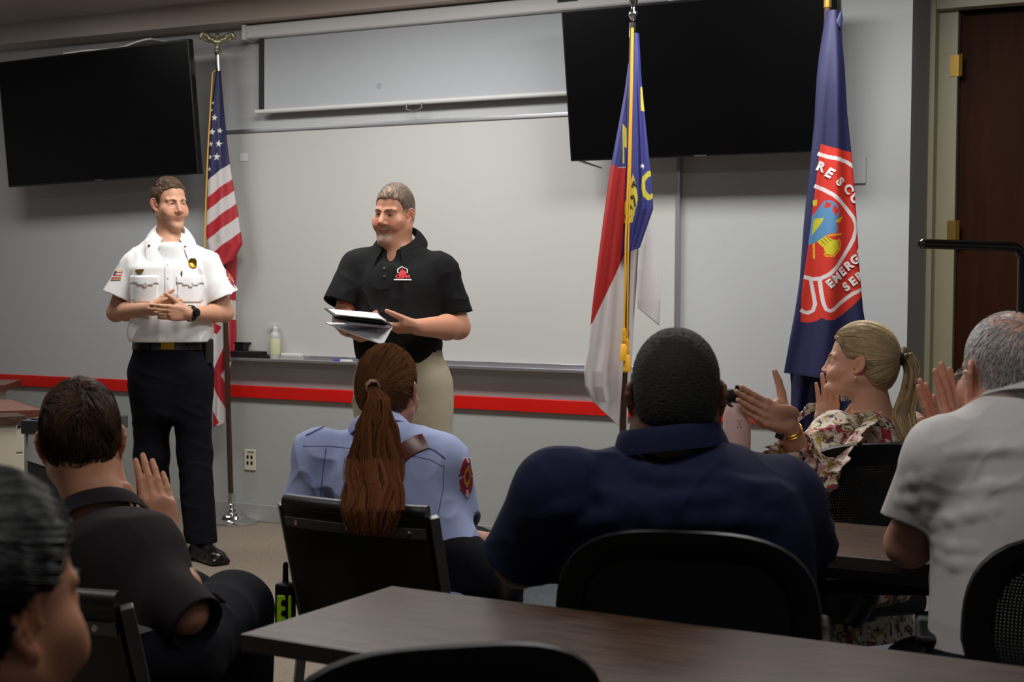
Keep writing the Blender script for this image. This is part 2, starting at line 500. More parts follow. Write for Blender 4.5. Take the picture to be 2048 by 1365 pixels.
mb = MB(); mb.lathe((-4.135, WY - .0638, 2.40), [(.002, 0), (.017, .0006), (.002, .0009)], 20, (0, -1, 0)); 
for i, (r, z) in enumerate([(1, 0)]): pass
o = mb.build('smudge', mat('smudge_grey', (158, 161, 166), .9), s); 
mb = MB(); mb.box((-3.02, WY - .101, 2.757), (.11, .002, .025)); mb.build('maker_plate', M['black'], s)
# whiteboard
w = thing('whiteboard', (-3.83, WY - .02, .93), 'large white dry-erase board with aluminium frame and tray', 'whiteboard')
mb = MB(); mb.box((-3.835, WY - .012, 1.575), (2.73, .018, 1.26)); mb.build('writing_surface', M['white_board'], w)
mb = MB()
mb.box((-3.835, WY - .015, 2.205), (2.76, .03, .022)); mb.box((-5.21, WY - .015, 1.57), (.022, .03, 1.29)); mb.box((-2.46, WY - .015, 1.57), (.022, .03, 1.29)); mb.box((-3.835, WY - .015, .94), (2.76, .03, .03))
mb.build('frame', M['alu'], w, bevel=.003)
mb = MB(); mb.box((-3.835, WY - .055, .922), (2.76, .075, .008)); mb.box((-3.835, WY - .091, .924), (2.76, .006, .016)); mb.build('tray', M['alu'], w, bevel=.002)
mb = MB(); mb.box((-5.06, WY - .023, 2.06), (.05, .003, .045)); mb.build('paper_note', M['paper'], w)
mb = MB(); mb.tube([(-4.16, WY - .0225, 1.02), (-4.158, WY - .0225, .965)], .0018, 5); mb.build('pen_mark', M['felt'], w)
# things on the tray
TZ = .926
t = thing('spray_bottle', (-4.815, WY - .055, TZ), 'clear spray bottle of board cleaner standing on the whiteboard tray', 'bottle')
M['clear_pl'] = mat('cloudy_plastic', (206, 208, 200), .3, trans=.25)
mb = MB(); mb.lathe((-4.815, WY - .055, TZ), [(.002, 0), (.029, .001), (.030, .01), (.030, .13), (.024, .15), (.013, .158)], 24); mb.build('body', M['clear_pl'], t, smooth=True)
mb = MB(); mb.lathe((-4.815, WY - .055, TZ), [(.0305, .03), (.0307, .031), (.0307, .115), (.0305, .116)], 24); mb.build('paper_label', mat('pale_label', (206, 204, 170), .5), t, smooth=True)
mb = MB(); mb.lathe((-4.815, WY - .055, TZ + .156), [(.014, 0), (.015, .004), (.0145, .022), (.008, .026), (.007, .045), (.002, .046)], 18); mb.box((-4.828, WY - .055, TZ + .20), (.045, .014, .014)); mb.build('trigger', M['white_metal'], t, smooth=True)
t = thing('dry_eraser', (-4.70, WY - .055, TZ), 'pale whiteboard eraser lying on the tray beside the spray bottle', 'eraser')
mb = MB(); mb.box((-4.70, WY - .055, TZ + .028), (.125, .05, .022), taper=.96); mb.build('grip', M['white_metal'], t, bevel=.006)
mb = MB(); mb.box((-4.70, WY - .055, TZ + .009), (.13, .052, .018)); mb.build('felt_pad', mat('worn_felt', (170, 166, 160), .95), t, bevel=.003)
t = thing('black_eraser', (-5.0, WY - .05, TZ), 'long black eraser box on the whiteboard tray beside the flag pole', 'eraser')
mb = MB(); mb.box((-5.02, WY - .055, TZ + .022), (.26, .062, .044)); mb.build('body', M['black_matte'], t, bevel=.006)
mb = MB(); mb.box((-4.875, WY - .055, TZ + .011), (.09, .05, .022)); mb.build('step', M['black_matte'], t, bevel=.003)
t = thing('marker_box', (-5.05, WY - .05, TZ + .044), 'small dark box stacked on the black eraser by the flag', 'box')
mb = MB(); mb.box((-5.05, WY - .05, TZ + .065), (.06, .05, .042)); mb.build('body', M['bezel'], t, bevel=.003)
mb = MB(); mb.box((-5.045, WY - .05, TZ + .089), (.085, .058, .007)); mb.build('lid', M['bezel'], t, bevel=.002)
t = thing('marker', (-4.36, WY - .055, TZ), 'blue-capped marker lying on the whiteboard tray', 'marker')
mb = MB(); mb.tube([(-4.375, WY - .06, TZ + .008), (-4.30, WY - .06, TZ + .008)], .0075, 12); mb.build('barrel', M['white_metal'], t, smooth=True)
mb = MB(); mb.tube([(-4.42, WY - .06, TZ + .008), (-4.375, WY - .06, TZ + .008)], .0085, 12); mb.build('cap', mat('marker_blue', (58, 52, 170), .4), t, smooth=True)
# sockets
t = thing('wall_outlet', (-5.026, WY - .004, .349), 'ivory four-socket plate low on the wall right of the flag stand', 'wall outlet')
mb = MB(); mb.box((-5.026, WY - .004, .349), (.078, .008, .118)); mb.build('plate', M['ivory'], t, bevel=.003)
for dx in (-.014, .014):
    for dz in (-.018, .016):
        mb = MB(); mb.box((-5.026 + dx, WY - .0083, .349 + dz), (.013, .003, .019)); mb.build('socket', M['black'], t)
mb = MB(); mb.box((-5.019, WY - .0085, .349 + .045), (.045, .002, .008)); mb.build('label_strip', mat('label_grey', (120, 116, 100), .6), t)
t = thing('wall_plate', (-1.60, WY - .006, 1.88), 'small grey blank plate on the wall right of the navy flag', 'wall plate')
mb = MB(); mb.box((-1.60, WY - .006, 1.88), (.075, .012, .118)); mb.build('plate', M['wall'], t, bevel=.003)
mb = MB(); pts = [(-3.0 + .02 * i, WY - .04 + .025 * min(1, i / 8), 1.985 - .075 * math.sin(min(1, i / 14) * 1.4) - .001 * i) for i in range(24)]
mb.tube(pts, .0035, 7); o = mb.build('power_cable', mat('grey_cable', (70, 66, 62), .5), None, smooth=True)
tag(o, 'thin dark cable drooping from under the television beside the whiteboard', 'cable')

# ------------------------------------------------------------------ tables
def folding_table(name, c, yaw, L, W, H, label, under=False):
    R = rotz(yaw); t = thing(name, (c[0], c[1], 0), label, 'table', 'folding training tables')
    def P(x, y, z): return A([c[0], c[1], 0]) + A([x, y, z]) @ R
    th = .028
    mb = MB(); mb.box(P(0, 0, H - th / 2 + .0008), (L - .003, W - .003, th), R); mb.build('tabletop', M['laminate'], t, bevel=.0015)
    mb = MB()
    for a, b in (((-L / 2, 0), (.003, W)), ((L / 2, 0), (.003, W))): mb.box(P(a[0], a[1], H - th / 2), (b[0], b[1], th), R)
    for y in (-W / 2, W / 2): mb.box(P(0, y, H - th / 2), (L, .003, th), R)
    mb.build('edge_band', M['lam_edge'], t)
    mb = MB(); mb.box(P(0, W / 2 - .06, H - .045), (L - .3, .025, .032), R); mb.box(P(0, -W / 2 + .06, H - .045), (L - .3, .025, .032), R); mb.build('rail', M['gunmetal'], t)
    for sx in (-1, 1):
        x = sx * (L / 2 - .17)
        for y in (-W / 2 + .075, W / 2 - .075):
            mb = MB(); mb.box(P(x, y, (H - .03) / 2 + .01), (.028, .028, H - .05), R); mb.box(P(x, y, .012), (.034, .034, .024), R); mb.build('leg', M['grey_steel'], t, bevel=.004)
        for zz in (.12, H - .08):
            mb = MB(); mb.box(P(x, 0, zz), (.026, W - .16, .026), R); mb.build('crossbar', M['grey_steel'], t, bevel=.003)
        k = MB(); k.tube([P(x + sx * -.04, -W / 2 + .07 + .012 * math.sin(a), H - .082 + .016 * math.cos(a)) for a in np.linspace(0, 6.28, 16)], .004, 6)
        k.box(P(x - sx * .03, -W / 2 + .07, H - .045), (.02, .014, .034), R); k.build('locking_ring', M['black'], t)
    if under:
        mb = MB(); mb.tube([P(-.34, -.12, .630), P(.065, -.12, .668)], .017, 12); mb.tube([P(-.20, -.12, .645), P(-.22, -.06, H - .03)], .011, 10); mb.tube([P(.02, -.12, .664), P(.02, -.06, H - .03)], .014, 10)
        mb.build('support_bar', M['black'], t, smooth=True)
    return t
th_ = -math.radians(1.75)
fl = A([-1.501, 1.936, 0]); r_ = rotz(th_)
folding_table('folding_table', fl + A([.915, .2285, 0]) @ r_, th_, 1.83, .457, .74, 'dark walnut-topped folding table across the foreground with its left corner bare')
folding_table('folding_table', (-.665, 3.385), 0.0, 1.83, .457, .74, 'dark walnut-topped folding table beyond the navy shirt, elbow resting on it', under=True)

# ------------------------------------------------------------------ chairs
def placer(c, yaw):
    R = rotz(yaw)
    return R, (lambda x, y, z: A([c[0], c[1], 0]) + A([x, y, z]) @ R)
def stack_chair(c, yaw, label, recline=.30, top=.80):
    R, P = placer(c, yaw); t = thing('stacking_chair', (c[0], c[1], 0), label, 'chair', 'black stacking chairs')
    def bk(x, z): return P(x, -.17 - recline * (z - .43) / 1., z)       # a point on the tilted back
    for sx in (-1, 1):
        mb = MB(); w_ = .215 * sx
        p = [bk(w_, top - .004), bk(w_, .43), P(w_, -.20, .40), P(w_, -.27, .0)]
        mb.tube(p, .0165, 4, flat=1.); mb.build('leg', M['gunmetal'], t, bevel=.002)
        mb = MB(); mb.tube([P(w_, .21, .42), P(w_, .24, 0)], .0165, 4); mb.build('leg', M['gunmetal'], t, bevel=.002)
        mb = MB(); mb.tube([P(w_, -.20, .41), P(w_, .215, .41)], .014, 4); mb.build('side_rail', M['gunmetal'], t, bevel=.002)
    bend = lambda u: .022 * (1 - (2 * u - 1) ** 2)
    def pad(u, v):
        z = .475 + (top + .004 - .475) * v; q = bk(-.2 + .4 * u, z)
        return q + (A([0, -1, 0]) @ R) * (bend(u) + .002)
    mb = MB(); mb.grid(pad, 14, 8); mb.build('back_panel', M['vinyl'], t, smooth=True, solid=.03)
    def roll(u): return bk(-.2 + .4 * u, top + .002) - A([0, 1, 0]) @ R * (bend(u) + .0)
    mb = MB(); mb.tube([roll(i / 14) for i in range(15)], .02, 12); mb.build('top_roll', M['vinyl'], t, smooth=True)
    for z in (top - .045, .50):
        mb = MB(); mb.grid(lambda u, v: bk(-.2 + .4 * u, z - .012 + .024 * v) - A([0, 1, 0]) @ R * (bend(u) + .021), 14, 1); mb.build('rail', M['gunmetal'], t, smooth=True, solid=.004)
        for u in (.1, .5, .9):
            q = bk(-.2 + .4 * u, z) - A([0, 1, 0]) @ R * (bend(u) + .0225); mb = MB(); mb.lathe(q, [(.007, 0), (.006, .003), (.001, .0035)], 12, -A([0, 1, 0]) @ R); mb.build('screw', M['chrome'], t)
    mb = MB(); mb.box(P(0, .01, .445), (.42, .44, .05), R); mb.build('seat', M['vinyl'], t, bevel=.018, seg=3)
    return t
stack_chair((-1.89, 3.155), 0.0, 'black padded stacking chair under the long-ponytailed woman')
stack_chair((-1.945, 2.18), 0.0, 'black padded stacking chair behind the brown-haired clapping man', top=.772)

def office_chair(c, yaw, label, w=.50, top=.875, bot=.44, arms=True, lean=.12, ao=.30):
    R, P = placer(c, yaw); t = thing('office_chair', (c[0], c[1], 0), label, 'chair', 'black mesh office chairs')
    yb = -.22
    H = top - bot
    def out(a, g=1.):                                   # rounded outline of the back, superellipse
        ca, sa = math.cos(a), math.sin(a); n = 3.0
        r = (abs(ca) ** n + abs(sa) ** n) ** (-1 / n)
        x = w / 2 * g * r * ca; z = r * sa * g
        zz = bot + H / 2 + z * (H / 2 if True else 0)
        x *= 1 - .24 * max(0, -z)
        return x, zz
    def bk(x, z, off=0):
        d = -lean * (z - .45) + .045 * (2 * x / w) ** 2 + .02 * math.sin((z - bot) / H * 3.1)
        return P(x, yb + d + off, z)
    n = 56
    # frame: a flattened ring
    V = []; F = []
    prof = [(.0, .012), (.022, .014), (.05, .010), (.058, .0), (.05, -.010), (.022, -.014), (.0, -.012), (-.004, 0)]
    for i in range(n):
        a = 2 * math.pi * i / n; x, z = out(a)
        x0, z0 = 0, bot + H / 2; L = math.hypot(x - x0, z - z0)
        for inn, off in prof:
            k = (L - inn) / L; V.append(bk(x0 + (x - x0) * k, z0 + (z - z0) * k, off))
    m_ = len(prof)
    F = [(i * m_ + j, i * m_ + (j + 1) % m_, ((i + 1) % n) * m_ + (j + 1) % m_, ((i + 1) % n) * m_ + j) for i in range(n) for j in range(m_)]
    mb = MB(); mb.add(V, F); mb.build('back_frame', M['black'], t, smooth=True)
    # woven back: threads in both directions over a thin dark sheet
    sh = MB()
    def wv(u, v):
        a = math.pi / 2; 
        z = bot + .03 + (H - .06) * v; s_ = 1 - .24 * max(0, (bot + H / 2 - z) / (H / 2)); 
        e = abs((z - bot - H / 2) / (H / 2)); hw = (w / 2 - .028) * s_ * (1 - max(0, e) ** 3.0) ** (1 / 3.0)
        return bk((2 * u - 1) * hw, z)
    th = MB()
    nx, nz = (64, 56)
    for i in range(1, nx): th.add([wv(i / nx + s_ * .0060, k / 14) - A([0, .0022, 0]) @ R for k in range(15) for s_ in (-1, 1)], [(2 * k, 2 * k + 1, 2 * k + 3, 2 * k + 2) for k in range(14)])
    for j in range(1, nz): th.add([wv(k / 14, j / nz + s_ * .0066) - A([0, .0026, 0]) @ R for k in range(15) for s_ in (-1, 1)], [(2 * k, 2 * k + 1, 2 * k + 3, 2 * k + 2) for k in range(14)])
    th.build('back_mesh', mat('mesh_thread', (20, 19, 19), .7), t)
    mb = MB(); mb.tube([P(0, yb - .055, .66), P(0, yb - .05, .5), P(0, yb + .0, .43), P(0, yb + .15, .42)], [.03, .034, .03, .03], 10); mb.build('spine', M['black'], t, smooth=True)
    mb = MB(); mb.box(P(0, .02, .455), (.49, .47, .075), R); mb.build('seat', M['black_matte'], t, bevel=.03, seg=4)
    mb = MB(); mb.box(P(0, .0, .405), (.24, .26, .03), R); mb.tube([P(0, 0, .40), P(0, 0, .10)], .026, 14); mb.build('gas_lift', M['black'], t, bevel=.003)
    for k in range(5):
        a = 2 * math.pi * k / 5 + .4
        e = P(.30 * math.cos(a), .30 * math.sin(a), .085)
        mb = MB(); mb.tube([P(0, 0, .115), e], [.028, .018], 8); mb.build('base_arm', M['black'], t, smooth=True)
        mb = MB()
        for s_ in (-1, 1): mb.lathe(e - A([0, 0, .055]) + A([-math.sin(a), math.cos(a), 0]) * .013 * s_, [(.002, -.009), (.027, -.009), (.03, 0), (.027, .009), (.002, .009)], 14, (-math.sin(a), math.cos(a), 0))
        mb.build('caster', M['black'], t, smooth=True)
    if arms:
        for sx in (-1, 1):
            mb = MB(); mb.tube([P(sx * (ao - .05), -.02, .43), P(sx * ao, -.02, .47), P(sx * ao, -.03, .62)], .02, 10, flat=.7); mb.build('arm_post', M['black'], t, smooth=True)
            mb = MB(); mb.box(P(sx * ao, .02, .633), (.07, .24, .026), R); mb.build('armrest', M['black'], t, bevel=.012, seg=3)
    return t
cP5 = at(1318, 1100, 2.66); 
office_chair((cP5[0] - .04, cP5[1] + .30), math.radians(16), 'black mesh office chair behind the man in the navy polo', w=.505, top=.876, ao=.245)
cP6 = at(1734, 960, 3.90)
office_chair((cP6[0] - .19, cP6[1] + .19), math.radians(46), 'black office chair under the blonde woman in the floral dress', w=.50, top=.915)
cP7 = at(2130, 1130, 2.62)
office_chair((cP7[0] + .02, cP7[1] + .28), math.radians(12), 'black mesh office chair behind the white-haired man at the right edge', w=.50, top=.885)
cF = A([-.86, 1.60, 0]) - EX * .035
office_chair((cF[0] - .21, cF[1] + .26), math.radians(42), 'empty black office chair in the foreground at the near table edge', w=.475, top=.854)

# ------------------------------------------------------------------ front-left desks and bin
def desk(name, corner, yaw, L, W, H, label, top, edge, drawers):
    R = rotz(yaw); t = thing(name, (corner[0], corner[1], 0), label, 'desk')
    def P(x, y, z): return A([corner[0], corner[1], 0]) + A([x, y, z]) @ R
    mb = MB(); mb.box(P(-L / 2, W / 2, H - .018), (L, W, .036), R); mb.build('desktop', top, t, bevel=.003)
    mb = MB(); mb.box(P(-L / 2, -.0015, H - .018), (L, .004, .037), R); mb.box(P(.0005, W / 2, H - .018), (.004, W, .037), R); mb.build('edge_band', edge, t)
    mb = MB(); mb.box(P(-.29, W / 2, (H - .036) / 2 + .02), (.42, W - .06, H - .08), R); mb.build('pedestal', M['putty'], t, bevel=.004)
    z = H - .05
    for h in drawers:
        mb = MB(); mb.box(P(-.29, .024, z - h / 2), (.41, .014, h - .008), R); o = mb.build('drawer', M['putty'], t, bevel=.003)
        mb = MB(); mb.box(P(-.29, .014, z - h / 2), (.11, .012, .014), R); mb.build('handle', M['gunmetal'], o, bevel=.002)
        z -= h
    mb = MB(); mb.box(P(-.105, .014, H - .075), (.012, .006, .012), R); mb.build('lock', M['black'], t)
    mb = MB(); mb.box(P(-L + .03, W / 2, (H - .036) / 2), (.03, W - .08, H - .04), R); mb.build('side_panel', M['putty'], t)
    return t
desk('desk', (-6.37, 6.02), math.radians(36), 1.2, .52, .752, 'reddish-topped desk against the wall below the crooked television', M['redwood'], M['redwood_edge'], (.1, .3, .3))
desk('desk', (-5.02, 4.98), math.radians(58), 1.4, .7, .745, 'reddish-topped desk in front of the wall desk, beside the waste bin', M['redwood'], M['redwood_edge'], (.15, .25, .28))
b_ = at_z(53, 832, .74)
t = thing('side_table', (b_[0], b_[1], 0), 'putty-sided side table with grey-brown top at the left edge', 'table')
R = rotz(math.radians(58)); cz = b_ + A([-.3, .105, 0]) @ R
def P(x, y, z): return A([cz[0], cz[1], 0]) + A([x, y, z]) @ R
mb = MB(); mb.box(P(0, 0, .72), (.6, .21, .04), R); mb.build('tabletop', M['laminate'], t, bevel=.003)
mb = MB(); mb.box(P(.02, .0, .35), (.48, .17, .70), R); mb.build('cabinet', M['putty'], t, bevel=.003)
bb = at(132, 880, 5.9)
t = thing('waste_bin', (bb[0], bb[1], 0), 'dark grey bin with a white liner folded over its rim', 'bin')
R = rotz(math.radians(20)); zt = bb[2] + .065
def P(x, y, z): return A([bb[0], bb[1], 0]) + A([x, y, z]) @ R
mb = MB(); mb.box(P(.02, .05, zt / 2), (.24, .26, zt), R, taper=1.22); mb.build('body', M['bin'], t, bevel=.01)
mb = MB(); mb.box(P(.02, .05, zt - .005), (.315, .34, .055), R); mb.box(P(.02, .05, zt + .026), (.26, .28, .008), R); mb.build('rim', M['bin'], t, bevel=.008)
def lin_(u, v):
    a = u * 2 * math.pi; n = 5.; r = (abs(math.cos(a)) ** n + abs(math.sin(a)) ** n) ** (-1 / n)
    dr = (.09 + .075 * (.5 + .5 * math.sin(a * 1 + 2.4)) ** 2)
    return P(.02 + (.162 + .008 * math.sin(a * 9)) * r * math.cos(a), .05 + (.174 + .008 * math.sin(a * 7)) * r * math.sin(a), zt - .03 - dr * v)
mb = MB(); mb.grid(lin_, 60, 6); mb.build('liner', M['liner'], t, smooth=True)

# black bent tube stand at the far right
q0 = at(1841, 491, 4.75); q1 = at(2046, 491, 4.98); q0[2] = q1[2] = (q0[2] + q1[2]) / 2
dq = unit(q1 - q0)
t = thing('tube_stand', (q1[0], q1[1], 0), 'black bent tube stand rising behind the white-haired man', 'stand')
arc = [q1 - dq * .05 + dq * .05 * math.sin(a) - A([0, 0, .05]) * (1 - math.cos(a)) for a in np.linspace(0, 1.57, 8)]
mb = MB(); mb.tube([q0 - dq * .004, q0 + dq * .004] + [q0 + dq * x for x in (.1, .2)] + arc + [q1 - A([0, 0, .3]), A([q1[0], q1[1], .04])], [.0095] + [.0165] * (3 + 8 + 2), 16)
mb.build('tube', mat('black_gloss_tube', (10, 10, 11), .2, spec=.7), t, smooth=True)
mb = MB(); mb.tube([A([q1[0], q1[1], .035]) - EX * .3, A([q1[0], q1[1], .035]) + EX * .3], .018, 10); mb.tube([A([q1[0], q1[1], .035]) - EN * .25, A([q1[0], q1[1], .035]) + EN * .25], .018, 10); mb.build('foot', M['black'], t, smooth=True)

# pink bottle on the middle table
bt = at_z(1473, 900, .74); bp = at(1474, 850, 3.78); bx, by = bp[0], bp[1]; bz = .741
t = thing('water_bottle', (bx, by, bz), 'tall pink water bottle with black straw lid on the middle table', 'bottle')
top_ = at(1474, 806, 3.78)[2]
hb = top_ - bz
mb = MB(); mb.lathe((bx, by, bz), [(.002, 0), (.034, 0), (.0365, .004), (.0365, hb - .03), (.034, hb - .014), (.028, hb - .003), (.026, hb)], 36); mb.build('body', M['pink'], t, smooth=True)
mb = MB(); mb.lathe((bx, by, bz + hb), [(.026, 0), (.026, .004), (.002, .0045)], 30); mb.build('steel_neck', M['chrome'], t, smooth=True)
mb = MB(); mb.lathe((bx, by, bz + hb + .004), [(.002, 0), (.0285, .0), (.0295, .003), (.0295, .028), (.027, .031), (.002, .0315)], 32)
mb.tube([(bx, by, bz + hb + .032), (bx, by, bz + hb + .046)], [.0075, .006], 12); mb.build('lid', M['black'], t, smooth=True)
mb = MB(); mb.tube([A([bx, by, bz + hb + .018]) + EX * (.034 * math.cos(a)) - EN * (.026 * abs(math.sin(a))) - A([0, 0, .030]) * math.sin(a) for a in np.linspace(0, math.pi, 16)], .0042, 8); mb.build('carry_loop', M['black'], t, smooth=True)
for s_ in (-1, 1):
    mb = MB(); mb.lathe(A([bx, by, bz + hb + .018]) + EX * s_ * .030, [(.006, 0), (.006, .007), (.002, .008)], 12, EX * s_); mb.build('pivot', M['chrome'], t, smooth=True)
mk = MB(); fc = A([bx, by, bz + hb - .052]) - EN * .0369
for s_ in (-1, 1): mk.tube([fc + EX * -.006 + A([0, 0, .010]) * s_, fc + EX * .006 - A([0, 0, .010]) * s_], .0008, 5)
mk.tube([fc + EX * -.005 + A([0, 0, .009]), fc + EX * .005 + A([0, 0, .009])], .0008, 5); mk.tube([fc + EX * -.005 - A([0, 0, .009]), fc + EX * .005 - A([0, 0, .009])], .0008, 5)
mk.build('mark', M['pink_mark'], t)
# ------------------------------------------------------------------ people: shared parts
SK = {}
def skin(name, rgb, rough=.48, var=.05):
    SK[name] = A(lin(rgb)); return mat(name, rgb, rough, attr=True, var=var, vscale=30, bump=.06, bscale=350, spec=.4, sss=.12)
def face(u, v, yaw, pitch=0., roll=0.):
    """head frame turned yaw degrees from the camera towards image right, pitched up, rolled"""
    r = ray(u, v); tc = -unit(r * A([1, 1, 0])); rt = A([-tc[1], tc[0], 0])      # image-right, level
    y, p, ro = map(math.radians, (yaw, pitch, roll))
    f = math.cos(y) * tc + math.sin(y) * rt; f = f * math.cos(p) + A([0, 0, math.sin(p)])
    Fm = frame(f); c, s = math.cos(ro), math.sin(ro)
    return np.stack([c * Fm[0] + s * Fm[2], Fm[1], -s * Fm[0] + c * Fm[2]])

class Head:
    def __init__(s, o, Mh, sc=1., jw=1., fat=0., smile=1., ear=1., nose=1., female=False, eyeh=.0036, lip=1., short=1., flare=.5, cheeks=0.):
        s.o = A(o, float); s.M = Mh; s.s = sc; s.short = short
        q = Ops(); 
        def abs_(prim):
            fn, c, R = prim
            return (lambda P: fn(P)), c, R
        q.u(ell((0, -.014, .045), (.075, .096, .086)))
        q.u(ell((0, .028, -.028), (.062 * (1 + (jw - 1) * .6), .071, .085)), .03)
        q.u(ell((0, -.045, -.012), (.058, .048, .06)), .03)
        q.u(cone((.054 * jw, .0, -.048), (.014, .070, -.098), .019 + fat * .5, .017), .03)
        q.u(ell((0, .080, -.101), (.023 * jw, .019, .016)), .018)
        if fat: q.u(ell((0, .045, -.108), (.048, .045, .02 + fat)), .03)
        if cheeks: q.u(ell((.046, .052, -.030), (.026 + cheeks, .030 + cheeks * .6, .034)), .03)
        q.u(ell((.043 * jw, .050, -.020), (.027, .030, .026)), .02)
        br = .006 if female else .009
        q.u(cone((.012, .081, .030), (.045, .069, .031), br, br * .8), .014)
        q.sub(ell((.031, .1, .011), (.019, .021, .0125)), .012)
        q.u(ell((.031, .0675, .010), (.017, .0168, .0155)), .005)
        q.u(cone((0, .086, .022), (0, .108 * (1 + (nose - 1) * .3), -.021), .0075, .0120 * nose), .012)
        q.u(ell((.0125 * nose, .097, -.027), (.0085, .010, .008)), .007)
        q.sub(ell((.007, .1015, -.036), (.0038, .006, .004)), .003)
        cz = -.054 + .004 * smile
        q.sub(cone((.019, .097, -.034), (.037, .083, -.058), .0018, .0022), .008)
        q.u(ell((.040, .068, -.04), (.02, .022, .02)), .02) if smile > .5 else None
        q.u(cone((0, .0952, -.0562), (.027, .0862, cz), .0046 * lip, .0018), .005)
        q.u(cone((0, .0932, -.0668), (.022, .0860, -.0605), .0052 * lip, .0022), .006)
        q.sub(cone((0, .1016, -.0612), (.031, .0880, cz - .001), .0018, .0014), .003)
        q.sub(ell((.031, .088, .010), (.0128, .03, eyeh)), .002)
        e = Ops()
        # the ear, one side
        ec = A([.0745, -.004, .004]); eu = unit((.03, -.22, 1)); ev_ = unit((flare, -.87, 0)); ev_ = ev_ - eu * ev_.dot(eu); ev_ /= np.linalg.norm(ev_); en = np.cross(ev_, eu)
        if en[0] < 0: en = -en
        Me = np.stack([ev_, en, eu])
        def E(b, u_, n=0): return ec + (ev_ * b + eu * u_ + en * n) * ear
        e.u(ell(E(.008, .002), (.0165 * ear, .0042, .027 * ear), Me), .004)
        hx = [(-.008, .004, .002), (-.008, .018, .001), (-.001, .028, .001), (.009, .031, .002), (.018, .026, .003), (.023, .013, .003), (.021, -.003, .002), (.015, -.016, .001), (.007, -.025, 0), (.0, -.031, 0)]
        for a, b in zip(hx[:-1], hx[1:]): e.u(cone(E(*a), E(*b), .0042 * ear, .0042 * ear), .003)
        e.u(ell(E(.002, -.027, .001), (.008 * ear, .005, .009 * ear), Me), .005)
        ah = [(.004, .020, .003), (.013, .014, .004), (.013, .0, .004), (.007, -.012, .003)]
        for a, b in zip(ah[:-1], ah[1:]): e.u(cone(E(*a), E(*b), .0036, .0036), .004)
        e.u(ell(E(-.008, -.005, .003), (.005, .005, .007), Me), .004)
        e.sub(ell(E(.003, -.003, .007), (.007, .007, .009), Me), .004)
        q.u((lambda P: ev(e, P), ec, .05), .008)
        s.q = q; s.earc = ec; s.E = E
    def loc(s, P): return ((np.asarray(P) - s.o) @ s.M.T) / s.s
    def w(s, x, y, z): return s.o + (s.M.T @ A([x, y, z], float)) * s.s
    def prim(s):
        q = s.q
        def fn(P):
            L = s.loc(P); L[:, 0] = np.abs(L[:, 0]); L[:, 2] = np.where(L[:, 2] < 0, L[:, 2] * s.short, L[:, 2]); return ev(q, L) * s.s
        return fn, s.w(0, -.005, .01), .155 * s.s
    def eyes(s, root, gaze=0., iris=(70, 62, 52)):
        mt = mat('eye', (225, 222, 216), .2, attr=True)
        for sx in (-1, 1):
            V = []; n, m = 28, 20; c = []
            g = unit((math.sin(gaze), math.cos(gaze), -.08))
            for j in range(m + 1):
                th = math.pi * j / m
                for i in range(n):
                    a = 2 * math.pi * i / n; d = A([math.sin(th) * math.cos(a), math.cos(th), math.sin(th) * math.sin(a)])
                    V.append(s.w(*(A([sx * .031, .0668, .010]) + d * .0136)))
                    ang = math.acos(max(-1, min(1, d.dot(g))))
                    c.append(lin((14, 12, 12)) if ang < .2 else lin(iris) if ang < .5 else lin((214, 206, 200)))
            F = np.array([(j * n + i, (j + 1) * n + i, (j + 1) * n + (i + 1) % n, j * n + (i + 1) % n) for j in range(m) for i in range(n)])
            raw_mesh('eye', A(V), F, mt, root, col=A(c))
    def brows(s, root, m, th=.0042, z=.031):
        for sx in (-1, 1):
            q = Ops(); pts = [(.011, .092, z - .001), (.024, .0885, z + .004), (.036, .080, z + .0045), (.046, .069, z - .001)]
            for i in range(3): q.u(cone(s.w(sx * pts[i][0], *pts[i][1:]), s.w(sx * pts[i + 1][0], *pts[i + 1][1:]), th * (1, 1, .8)[i] * s.s, th * (1, .8, .5)[i] * s.s), .003)
            q.disp(lambda P: .0012 * waves(1800, 3)(P))
            sdf_obj(q, .0016, 'eyebrow', m, root)
    def colour(s, base, lips=(160, 92, 84), extra=None, cheek=.25, lipw=1.):
        b = A(base); lp = A(lin(lips))
        def fn(P):
            L = s.loc(P); L[:, 2] = np.where(L[:, 2] < 0, L[:, 2] * s.short, L[:, 2]); x = np.abs(L[:, 0]); C = np.repeat(b[None], len(P), 0)
            def mixin(w, c): 
                C[:] = C * (1 - w[:, None]) + A(c) * w[:, None]
            near = (np.linalg.norm(L, axis=1) < .16)
            red = b * A([1.12, .82, .8])
            w = np.exp(-(((x - .043) / .02) ** 2 + ((L[:, 2] + .02) / .022) ** 2)) * (L[:, 1] > .03) * near * cheek * 2; mixin(np.clip(w, 0, 1), red)
            w = np.exp(-((x / .014) ** 2 + ((L[:, 2] + .024) / .014) ** 2)) * (L[:, 1] > .085) * near * cheek * 1.6; mixin(np.clip(w, 0, 1), red)
            w = np.exp(-(((x - .082) / .012) ** 2)) * (np.abs(L[:, 1] + .01) < .04) * (np.abs(L[:, 2]) < .04) * near * .5; mixin(w, red)
            zc = -.0610 + .0055 * (x / .027) ** 2
            lw = np.clip(1.4 - ((x / .0285) ** 4 + ((L[:, 2] - zc) / (.0075 * lipw)) ** 2), 0, 1) * (L[:, 1] > .082) * near; mixin(np.clip(lw * 1.2, 0, 1), lp)
            if extra is not None: extra(L, x, C, mixin, near)
            return C
        return fn

